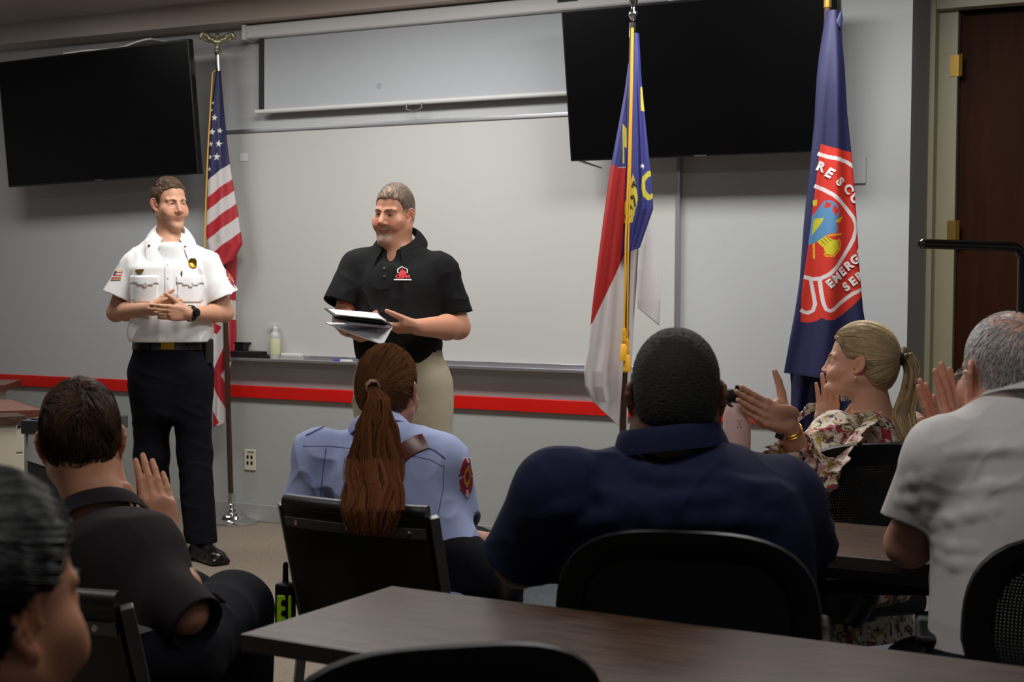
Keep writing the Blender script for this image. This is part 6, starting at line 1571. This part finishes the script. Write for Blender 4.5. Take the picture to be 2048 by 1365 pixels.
# ---- P8 black-haired woman close at the left edge
def p8():
    o = at(-33, 1230, 1.40); hd = face(0, 1230, 126, -3, 0)
    nb = o + A([-.02, -.035, -.155]); pv = A([nb[0] - .02, nb[1] - .08, .56]); up = unit(nb - pv)
    root = person(pv, 'black-haired person close by at the left edge, only head and ear in view')
    Mt = tframe(up, (.0, 1, 0)); r_, f_, _ = Mt; L = np.linalg.norm(nb - pv)
    sk = skin('skin_olive', (192, 134, 102)); base = SK['skin_olive']
    H = Head(o, hd, 1.0, jw=1.0, female=True, ear=1.12, nose=.62, flare=.22)
    shR, shL = nb + r_ * .18 - up * .08, nb - r_ * .18 - up * .08
    elR, elL = shR + A([.03, .12, -.25]), shL + A([-.03, .12, -.25]); wrR, wrL = elR + A([-.08, .22, .0]), elL + A([.08, .22, .0])
    q = Ops(); q.u(H.prim()); q.u(cone(H.w(0, -.025, -.045), nb + f_ * .01, .052, .056), .03)
    q.u(loft(pv, Mt, [(.03, 0, 0, .13, .1, .09), (L * .6, 0, 0, .13, .1, .09), (L * .85, 0, 0, .11, .07, .08), (L, 0, .01, .045, .045, .045)]), .03)
    for s_ in (shR, shL): q.u(cone(nb - up * .06, s_, .04, .042), .03)
    arm(q, shR, elR, wrR, (.046, .042, .040, .027)); arm(q, shL, elL, wrL, (.046, .04, .038, .027))
    fingers(q, wrR, wrR - elR, -r_, -A([0, 0, 1.]), .92, spread=.05); fingers(q, wrL, wrL - elL, r_, -A([0, 0, 1.]), .92, spread=.05)
    sdf_obj(q, .0024, 'body', sk, root, col=H.colour(base))
    H.eyes(root); H.brows(root, M['black_matte'], .003)
    hl = [(-.16, -.075), (-.07, -.070), (-.045, -.055), (-.026, -.03), (-.018, .026), (.0, .036), (.014, .030), (.028, .036), (.042, .064), (.054, .084), (.07, .094), (.1, .098)]
    tail = H.w(0, -.135, .06)
    cap, co_ = hair_cap(H, mat('hair_base_black', (8, 8, 9), .5, bump=.2, bscale=120, spec=.2), root, hl, t=(.010, .014, .012), h=.003, noise=.0008, extra=lambda q: q.u(ell((0, -.06, .03), (.082, .075, .09)), .04))
    rt = scalp_roots(H, co_, 4200, keep=lambda P: (P[:, 2] > np.interp(P[:, 1], [a for a, b in hl], [b for a, b in hl]) + .004))
    pa = comb(co_, rt, lambda P: tail - P, .11, 9, .003, .06)
    strand_mesh('hair_strands', pa, A([.0007] + [.0011] * 7 + [.0006]), mat('strands_black', (20, 20, 22), .42, attr=True, spec=.14), root, shades(len(pa), (12, 12, 13), .5, 1.6, 4))
    b = Ops(); b.u(ell(tail - H.M[1] * .015, (.045, .045, .045))); b.disp(lambda P: .003 * waves(140, 9)(P)); sdf_obj(b, .003, 'hair_bun', mat('bun_black', (12, 12, 13), .4, bump=.3, bscale=120), root)
    tm = mat('black_top_knit', (16, 16, 18), .9, spec=.2, bump=.15, bscale=600)
    s = Ops(); s.u(loft(pv, Mt, [(-.04, 0, 0, .165, .12, .12), (.08, 0, 0, .165, .12, .12), (L * .5, 0, 0, .16, .125, .12), (L * .8, 0, 0, .165, .1, .115), (L * .92, 0, .0, .115, .08, .09), (L, 0, .012, .066, .066, .07)], p=2.4))
    for s_, e_, w_, k in ((shR, elR, wrR, 1), (shL, elL, wrL, -1)): s.u(cone(nb + r_ * k * .045 - up * .045, s_, .048, .062), .05); s.u(cone(s_, e_, .062, .056), .03); s.u(cone(e_, e_ + (w_ - e_) * .9, .056, .042), .02)
    s.disp(folds(.006, 18, 161)); sdf_obj(s, .005, 'black_top', tm, root)
    lt = loft(pv, Mt, [(-.1, 0, 0, .17, .14, .13), (.0, 0, 0, .178, .13, .135), (.06, 0, 0, .15, .11, .11)], p=2.4)
    seat_legs(root, pv - up * .04, Mt, [pv + r_ * .11 + f_ * .42, pv - r_ * .11 + f_ * .42], M['navy_trouser'], (0, 1), (.095, .08, .062), lf=lt, top=lambda P: (P - pv) @ up - .05, seed=171, h=.006)
    stack_chair((pv[0], pv[1] - .06), 0.0, 'black padded stacking chair under the black-haired person at the left edge', top=.79)
p8()
# ------------------------------------------------------------------ flags on floor poles
FM = mat('flag_nylon', (255, 255, 255), .55, attr=True, bump=.08, bscale=500)
def flagplane(B):
    """pixel -> (lateral, height) in the upright plane through pole foot B, square to the sight line"""
    n = unit(EN)
    def f(u, v):
        d = ray(u, v); t = (A([B[0], B[1], 0]) - A([CC[0], CC[1], 0])).dot(n) / (d * A([1, 1, 0])).dot(n); p = CC + d * t
        return (p - A([B[0], B[1], 0])).dot(EX), p[2]
    return f
def cloth(root, B, f, left, right, depth, colf, name='flag_cloth', off=0., ripples=3, amp=.25, ph=0., step=.0028, twist=1.):
    """a hanging fold of cloth: outline left/right in picture marks turned to metres; closed, with real depth"""
    Lp = A([f(*p) for p in left]); Rp = A([f(*p) for p in right])
    zt = min(Lp[0, 1], Rp[0, 1]); zb = max(Lp[-1, 1], Rp[-1, 1])
    nz = int((zt - zb) / step) + 1; wmax = max(.04, float(np.max(np.interp(np.linspace(zb, zt, 60), Rp[::-1, 1], Rp[::-1, 0]) - np.interp(np.linspace(zb, zt, 60), Lp[::-1, 1], Lp[::-1, 0]))))
    ns = int(wmax / step) + 4
    zz = np.linspace(0, 1, nz)[:, None]; ss = np.linspace(0, 1, ns)[None]
    # each column runs from the top edge to its own bottom so slanted hems stay straight
    ztop = Lp[0, 1] * (1 - ss) + Rp[0, 1] * ss; zbot = Lp[-1, 1] * (1 - ss) + Rp[-1, 1] * ss
    Z = ztop * (1 - zz) + zbot * zz
    xl = np.interp(Z.ravel(), Lp[::-1, 1], Lp[::-1, 0]).reshape(Z.shape); xr = np.interp(Z.ravel(), Rp[::-1, 1], Rp[::-1, 0]).reshape(Z.shape)
    X = xl * (1 - ss) + xr * ss
    wd = xr - xl
    fall = (1 - zz)
    fr = -depth * np.sin(math.pi * ss) ** .7 * (.35 + .65 * np.minimum(1, wd / .12)) + off
    rip = amp * .1 * wd * np.cos(2 * math.pi * ripples * ss + ph + 1.3 * twist * zz * 3) * np.minimum(1, zz * 4)
    V = []
    for side in (0, 1):
        W = (fr + rip) if side == 0 else (depth * .5 * np.sin(math.pi * ss) ** .7 + off - rip * .6)
        V.append(A([B[0], B[1], 0]) + X[..., None] * EX + W[..., None] * EN + Z[..., None] * A([0, 0, 1.]))
    C = colf(X.ravel(), Z.ravel()); C = np.concatenate([C, C])
    idx = np.arange(nz * ns).reshape(nz, ns); q = np.stack([idx[:-1, :-1], idx[1:, :-1], idx[1:, 1:], idx[:-1, 1:]], -1).reshape(-1, 4)
    F = [q, q[:, ::-1] + nz * ns]
    m_ = nz * ns
    for a, b in ((idx[:, 0], 1), (idx[:, -1], -1), (idx[0], -1), (idx[-1], 1)):
        s_ = np.stack([a[:-1], a[:-1] + m_, a[1:] + m_, a[1:]], 1); F.append(s_ if b == 1 else s_[:, ::-1])
    o = raw_mesh(name, np.concatenate([v.reshape(-1, 3) for v in V]), np.concatenate(F), FM, root, col=C)
    gx, gz = X, Z
    def on(x, z, lift=.0015):
        j = int(np.argmin(np.abs(Z[:, ns // 2] - z))); x = min(max(x, xl[j, ns // 2] + .002), xr[j, ns // 2] - .002); i = int(np.argmin(np.abs(X[j] - x))); W = (fr + rip)[j, i]
        return A([B[0], B[1], 0]) + EX * x + EN * (W - lift) + A([0, 0, z])
    return o, on
def polys(f, base, items):
    """colour function from picture-marked areas: items = [(pts, rgb), ...] later ones on top"""
    its = [(A([f(*p) for p in pts]), A(lin(c))) for pts, c in items]; b = A(lin(base))
    def fn(x, z):
        P = np.stack([x, z], 1); C = np.repeat(b[None], len(P), 0)
        for S, c in its: C[inpoly(P, S)] = c
        return C
    return fn
def band(px, w):
    p = A(px, float); d = np.gradient(p, axis=0); d /= np.linalg.norm(d, axis=1)[:, None]; n = np.stack([-d[:, 1], d[:, 0]], 1) * w / 2
    return [tuple(q) for q in np.concatenate([p + n, (p - n)[::-1]])]
def star(c, r, a0=0):
    return [(c[0] + r * (1 if k % 2 == 0 else .4) * math.sin(a0 + k * math.pi / 5), c[1] - r * (1 if k % 2 == 0 else .4) * math.cos(a0 + k * math.pi / 5)) for k in range(10)]
def stand(root, B, base=True, top=2.4, gold=False, tilt=(0, 0)):
    P = lambda z: A([B[0], B[1], z]) + A([tilt[0], tilt[1], 0]) * z
    mb = MB(); mb.tube([P(.10), P(top)], .0145, 14); mb.build('pole', M['pole'], root, smooth=True)
    if gold:
        mb = MB(); mb.tube([P(.98), P(1.16)], .0168, 14); mb.build('pole_joint', M['brass'], root, smooth=True)
    pf = [(.002, 0), (.150, .0), (.150, .012), (.140, .020), (.115, .026), (.090, .034), (.085, .046), (.070, .050), (.066, .064), (.052, .070), (.048, .086), (.034, .092), (.030, .108), (.022, .112), (.020, .170), (.002, .171)]
    mb = MB(); mb.lathe(P(0), pf, 40); mb.build('stand_base', M['chrome'], root, smooth=True)
    return P

# ---- striped flag
def us_flag():
    B = at_z(463, 1047, 0); f = flagplane(B); dl = (f(437, 150)[0] - f(462, 1000)[0]) / (f(437, 150)[1] - f(462, 1000)[1])
    x0 = f(462, 1000)[0] - dl * f(462, 1000)[1]; B = B + EX * x0; f = flagplane(B)
    root = thing('flag', B, 'red, white and blue striped flag with stars on an eagle-topped pole beside the whiteboard', 'flag', 'flags on floor poles')
    P = stand(root, B, top=f(437, 128)[1], tilt=EX[:2] * dl)
    zt = f(437, 135)[1]; T = P(zt)
    mb = MB(); mb.tube([P(zt - .02), P(zt + .085)], .0150, 14); mb.build('ferrule', M['chrome'], root, smooth=True)
    zb = f(437, 106)[1]
    mb = MB(); mb.lathe(P(zb), [(.002, -.022), (.014, -.016), (.020, 0), (.014, .016), (.006, .024), (.006, .05), (.002, .051)], 20); fin = mb.build('finial', M['chrome'], root, smooth=True)
    e = Ops(); c = P(f(437, 84)[1]); e.u(ell(c, (.016, .018, .036), frame(-EN))); e.u(ell(c + A([0, 0, .042]) - EN * .006, (.011, .013, .013)), .01); e.u(cone(c + A([0, 0, .042]) - EN * .016, c + A([0, 0, .036]) - EN * .028, .005, .002), .004); e.u(cone(c - A([0, 0, .03]), c - A([0, 0, .05]), .012, .018), .01)
    for s_ in (-1, 1):
        w = [(.008, .0), (.035, .014), (.060, .036), (.080, .044), (.092, .026)]
        for a, b in zip(w[:-1], w[1:]): e.u(cone(c + EX * s_ * a[0] + A([0, 0, a[1]]), c + EX * s_ * b[0] + A([0, 0, b[1]]), .013, .012), .010)
        e.u(ell(c + EX * s_ * .045 + A([0, 0, .016]), (.036, .007, .020), frame(-EN)), .01)
    sdf_obj(e, .0022, 'eagle', mat('antique_brass', (170, 164, 132), .3, metal=.75), fin)
    R_, W_, Bl = (172, 32, 44), (204, 198, 198), (34, 36, 78)
    def stripes(lo, hi): return [(380, lo + .75 * (440 - 380)), (520, lo - .75 * (520 - 440)), (520, hi - .75 * (520 - 440)), (380, hi + .75 * (440 - 380))]
    it = [([(380, 100), (520, 100), (520, 346 - 60), (380, 346 + 45)], Bl)]
    it += [(stripes(380, 406), R_), (stripes(435, 464), R_), (stripes(498, 545), R_)]
    it += [(star(p, r, .1), (226, 226, 226)) for p, r in [((433, 238), 7), ((428, 266), 7), ((444, 264), 6), ((425, 290), 6), ((442, 290), 7.5), ((438, 316), 8), ((429, 208), 4), ((426, 222), 4), ((424, 316), 5), ((422, 340), 5)]]
    o, on = cloth(root, B, f, [(434, 146), (427, 200), (421, 250), (419, 330), (418, 400), (415, 470), (424, 515), (440, 540)], [(444, 146), (451, 230), (457, 290), (462, 330), (471, 385), (480, 440), (487, 488), (470, 520)], .035, polys(f, W_, it), 'flag_cloth', -.03, 2, .5)
    it = [([(450, 687), (451, 732), (439, 752), (453, 779), (453, 827), (425, 780), (423, 760), (425, 737)], R_), ([(421, 824), (436, 847), (421, 860)], R_), ([(412, 590), (427, 647), (442, 655), (430, 670), (412, 660)], R_), ([(455, 540), (475, 540), (475, 720), (455, 720)], R_), ([(455, 600), (468, 602), (468, 640), (455, 640)], W_), ([(400, 480), (480, 480), (480, 560), (400, 560)], R_)]
    cloth(root, B, f, [(420, 500), (414, 600), (415, 660), (418, 720), (421, 790), (421, 857)], [(470, 500), (467, 600), (469, 660), (468, 705), (455, 740), (453, 846)], .03, polys(f, W_, it), 'flag_tail', .06, 2, .6, 1.)
    cm = MB(); cm.tube([P(zt - .02) - EN * .03 - EX * .012] + [A([B[0], B[1], 0]) + EX * (f(u, v)[0]) - EN * .066 + A([0, 0, f(u, v)[1]]) for u, v in [(430, 150), (421, 300), (417, 400), (414, 500), (424, 640)]], .004, 7); cm.build('cord', M['yellow_cord'], root, smooth=True)
    q = f(425, 650); c = A([B[0], B[1], 0]) + EX * q[0] - EN * .06 + A([0, 0, q[1]]); mb = MB(); mb.lathe(c - A([0, 0, .10]), [(.002, 0), (.013, 0), (.012, .06), (.006, .065), (.010, .08), (.006, .10), (.002, .101)], 14); mb.build('tassel', M['yellow_cord'], root, smooth=True)
us_flag()

# ---- flag with red, white and blue panels
def nc_flag():
    B = A([-2.337, 5.56, 0]); f = flagplane(B)
    root = thing('flag', B, 'blue, red and white flag with gold cords hanging before the right television', 'flag', 'flags on floor poles')
    P = stand(root, B, top=2.40, gold=True, tilt=(.0153, 0))
    zt = f(1269, 62)[1]
    mb = MB(); mb.tube([P(zt - .03), P(zt + .03)], .0165, 14); mb.build('ferrule', M['chrome'], root, smooth=True)
    z2 = f(1269, 30)[1]; mb = MB(); mb.lathe(P(z2), [(.002, -.03), (.010, -.025), (.019, -.008), (.021, 0), (.019, .008), (.010, .02), (.009, .03), (.016, .045), (.022, .075), (.016, .12), (.004, .17), (.001, .175)], 20); mb.build('finial', M['chrome'], root, smooth=True)
    NB, RD, WH, YL = (52, 54, 120), (168, 26, 24), (206, 200, 200), (196, 184, 66)
    it = [([(1150, 60), (1330, 60), (1330, 337), (1234, 337), (1216, 328), (1150, 322)], NB), ([(1150, 322), (1216, 328), (1236, 338), (1262, 338), (1262, 480), (1234, 538), (1184, 645), (1150, 680)], RD), ([(1243, 250), (1252, 262), (1252, 300), (1246, 296), (1246, 330), (1243, 330)], YL)]
    cloth(root, B, f, [(1255, 130), (1247, 190), (1235, 255), (1221, 330), (1213, 385), (1204, 450), (1195, 520), (1185, 600), (1176, 690), (1167, 742), (1170, 772), (1184, 802)], [(1262, 130), (1262, 200), (1262, 300), (1258, 400), (1254, 500), (1250, 600), (1246, 700), (1243, 760), (1240, 800), (1237, 852)], .035, polys(f, WH, it), 'flag_cloth', -.035, 2, .6)
    it = [([(1278, 178), (1284, 178), (1285, 200), (1288, 226), (1278, 226)], YL), ([(1280, 358), (1292, 346), (1304, 342), (1304, 352), (1292, 358), (1286, 368), (1288, 384), (1296, 392), (1304, 388), (1304, 398), (1294, 404), (1282, 396), (1278, 380)], YL),
          ([(1256, 372), (1262, 352), (1268, 372), (1272, 400), (1262, 446), (1238, 452), (1238, 418), (1252, 400)], YL), (star((1281, 336), 6, .3), (220, 220, 220))]
    o, on = cloth(root, B, f, [(1261, 72), (1256, 140), (1252, 200), (1250, 300), (1247, 400), (1244, 470), (1240, 500), (1238, 512)], [(1276, 72), (1280, 150), (1284, 200), (1291, 270), (1297, 330), (1303, 385), (1304, 420), (1278, 496)], .045, polys(f, NB, it), 'flag_cloth', -.05, 3, .7, 1.)
    dk = mat('ribbon_lettering', (40, 40, 44), .7)
    qx, qz = f(1263, 410)
    for ch, (u, v), rr in (('A', (1264, 372), .1), ('P', (1262, 400), .3), ('R', (1256, 418), .5), ('I', (1266, 410), .2), ('L', (1252, 432), .5), ('1', (1246, 434), .4), ('2', (1243, 446), .4)):
        x, z = f(u, v); add_text(ch, .034, dk, 'ribbon_letter', root, lambda a, b: on(x + (-a) * math.cos(rr) - b * math.sin(rr), z + b * math.cos(rr) - a * math.sin(rr), .004), .001)
    cloth(root, B, f, [(1290, 440), (1280, 490), (1276, 540), (1275, 600), (1276, 616)], [(1303, 425), (1309, 470), (1315, 530), (1322, 600), (1320, 652)], .025, polys(f, WH, []), 'flag_panel', .03, 1, .6)
    cloth(root, B, f, [(1256, 480), (1257, 560), (1257, 700), (1256, 780), (1254, 852)], [(1280, 480), (1276, 560), (1270, 640), (1266, 720), (1256, 858)], .02, polys(f, WH, []), 'flag_panel', .05, 1, .4)
    for k, (u1, v1, dx) in enumerate(((1244, 655, -.004), (1250, 676, .008))):
        a = [A([B[0], B[1], 0]) + EX * f(u, v)[0] - EN * .115 + A([0, 0, f(u, v)[1]]) for u, v in [(1259 + 2 * k, 66), (1257 + 2 * k, 180), (1253 + 3 * k, 330), (1247 + 5 * k, 480), (u1, v1)]]
        mb = MB(); mb.tube(a, .0042, 8); mb.build('cord', M['yellow_cord'], root, smooth=True)
        c = a[-1]; mb = MB(); mb.lathe(c - A([0, 0, .135]), [(.002, 0), (.016, .0), (.015, .062), (.008, .070), (.012, .085), (.008, .096), (.011, .112), (.006, .135), (.002, .136)], 16); mb.build('tassel', M['yellow_cord'], root, smooth=True)
nc_flag()

# ---- navy rescue flag
def rescue_flag():
    B = A([-1.566, 5.86, 0]); f = flagplane(B)
    root = thing('flag', B, 'navy flag with large red rescue emblem on a pole near the corner', 'flag', 'flags on floor poles')
    P = stand(root, B, top=2.50)
    mb = MB(); mb.tube([P(2.49), P(2.545)], .0165, 14); mb.lathe(P(2.56), [(.002, -.02), (.018, -.01), (.02, 0), (.012, .02), (.018, .06), (.004, .13), (.001, .132)], 18); mb.build('finial', M['brass'], root, smooth=True)
    c = lambda x, y: (1540 + x / 3.414, 280 + y / 3.414)
    def cc(L): return [c(*p) for p in L]
    NV, RD, WH, BL, YL = (34, 35, 76), (206, 50, 36), (226, 216, 216), (88, 140, 184), (206, 196, 40)
    red = cc([(320, 38), (420, 75), (560, 96), (640, 110), (700, 600), (640, 1030), (600, 1070), (540, 1130), (470, 1190), (405, 1226), (350, 1228), (318, 1214), (290, 1235), (240, 1246), (190, 1238), (196, 1050), (214, 900), (240, 720), (262, 520), (286, 330), (306, 140)])
    it = [(red, RD)]
    wl = lambda L, w=24: (band(cc(L), w / 3.414), WH)
    it += [wl([(300, 106), (380, 132), (440, 146), (500, 160), (560, 195)], 26), wl([(278, 322), (340, 348), (400, 388), (450, 430), (500, 478), (545, 535), (562, 580), (562, 620), (545, 680), (510, 745), (470, 805), (420, 872), (370, 920), (320, 948), (270, 952), (210, 936)], 26)]
    it += [wl([(256, 955), (272, 1040), (284, 1120), (270, 1165), (240, 1180), (215, 1176), (190, 1160)]), wl([(312, 955), (320, 1040), (330, 1110), (348, 1158), (375, 1166), (400, 1156), (440, 1122), (490, 1085), (540, 1050), (600, 1022)])]
    it += [(cc([(345, 422), (385, 424), (425, 455), (440, 500), (432, 540), (412, 560), (426, 600), (424, 640), (365, 648), (312, 690), (270, 712), (238, 720), (262, 530), (300, 480)]), BL), (cc([(352, 432), (385, 440), (378, 470), (340, 474)]), RD), (cc([(402, 450), (436, 490), (412, 526), (388, 490)]), RD)]
    it += [(cc([(278, 545), (342, 540), (312, 592), (290, 622), (262, 660), (268, 600)]), YL), (cc([(270, 420), (298, 414), (296, 456), (268, 458)]), YL), (cc([(298, 700), (350, 660), (386, 684), (432, 694), (436, 745), (392, 792), (346, 782), (338, 742)]), YL), (band(cc([(430, 680), (448, 700), (444, 750), (400, 798), (350, 798), (338, 780)]), 3), (236, 160, 40)), (band(cc([(276, 712), (278, 815)]), 4.5), (226, 170, 40)), (band(cc([(360, 660), (458, 648)]), 3.4), (226, 170, 40)), (band(cc([(412, 565), (464, 534)]), 3), YL), (band(cc([(420, 570), (452, 558)]), 2.6), YL)]
    for a, b in (((322, 690), (350, 722)), ((338, 678), (366, 710)), ((352, 668), (382, 698))): it.append((band(cc([a, b]), 1.5), (150, 90, 20)))
    o, on = cloth(root, B, f, [(1648, 26), (1640, 75), (1634, 112), (1629, 160), (1624, 250), (1616, 330), (1609, 400), (1604, 450), (1596, 560), (1587, 620), (1574, 690), (1564, 745)], [(1674, 26), (1680, 85), (1685, 140), (1690, 230), (1697, 300), (1703, 370), (1708, 450), (1713, 540), (1720, 620), (1728, 665), (1734, 720), (1738, 770)], .05, polys(f, NV, it), 'flag_cloth', -.04, 2, .55, .6, step=.0022)
    cloth(root, B, f, [(1580, 690), (1583, 770), (1583, 840), (1586, 900)], [(1734, 690), (1738, 770), (1738, 840), (1736, 920)], .045, polys(f, NV, []), 'flag_tail', .01, 3, .8)
    cloth(root, B, f, [(1672, 30), (1666, 44), (1662, 50)], [(1676, 28), (1678, 44), (1674, 66)], .012, polys(f, NV, []), 'flag_tie', -.07, 1, .2)
    wm = mat('flag_lettering', (232, 224, 224), .6)
    def word(letters, size):
        for ch, (px, py), rot in letters:
            x, z = f(*c(px, py)); a = math.radians(rot); add_text(ch, size, wm, 'letter', root, lambda u, v: on(x + u * math.cos(a) - v * math.sin(a), z + u * math.sin(a) + v * math.cos(a), .0035), .0024)
    word([('R', (318, 196), -22), ('E', (374, 240), -34), ('S', (442, 298), -50), ('C', (510, 345), -58), ('U', (556, 408), -64)], .052)
    L = 'EMERGENCY'; p0, p1 = A([376, 985]), A([640, 745])
    word([(ch, tuple(p0 + (p1 - p0) * k / 5.9), 40) for k, ch in enumerate(L[:6])], .048)
    p0, p1 = A([494, 1006]), A([640, 890]); word([(ch, tuple(p0 + (p1 - p0) * k / 3.2), 38) for k, ch in enumerate('SER')], .048)
rescue_flag()
# ------------------------------------------------------------------ camera, light, picture settings
cam = bpy.data.cameras.new('camera'); co = bpy.data.objects.new('camera', cam); COL.objects.link(co)
cam.sensor_width = 36; cam.sensor_fit = 'HORIZONTAL'; cam.lens = FPX / 2048 * 36
Mw = Matrix.Identity(4)
for i in range(3):
    for j in range(3): Mw[i][j] = float(CR[i, j])
    Mw[i][3] = float(CC[i])
co.matrix_world = Mw
cam.clip_start = .05
cam.dof.use_dof = True; cam.dof.focus_distance = 5.2; cam.dof.aperture_fstop = 7.1
SC.camera = co
def area(name, loc, sx, sy, power, col=(1, .98, .955), rot=(0, 0, 0), spread=math.pi):
    l = bpy.data.lights.new(name, 'AREA'); l.shape = 'RECTANGLE'; l.size = sx; l.size_y = sy; l.energy = power; l.color = col; l.spread = spread
    o = bpy.data.objects.new(name, l); o.location = loc; o.rotation_euler = rot; COL.objects.link(o); return o
CZ = 2.90
for i, (x, y, p) in enumerate([(-5.6, 5.15, 21), (-3.6, 5.15, 52), (-1.5, 5.15, 48), (-3.3, 2.0, 15), (-.9, 2.0, 17), (-2.4, .3, 1.6), (.6, .8, 3)]):
    area('ceiling_lamp', (x, y, CZ), 1.2, .6, p)
wd = bpy.data.worlds.new('world'); SC.world = wd; wd.use_nodes = True
wd.node_tree.nodes['Background'].inputs[0].default_value = (.6, .58, .55, 1); wd.node_tree.nodes['Background'].inputs[1].default_value = .02
SC.view_settings.view_transform = 'Standard'; SC.view_settings.look = 'None'; SC.view_settings.gamma = 1; SC.view_settings.exposure = 0.0
SC.view_settings.use_curve_mapping = False
SC.cycles.use_denoising = True
SC.cycles.max_bounces = 6
SC.cycles.sample_clamp_indirect = 6
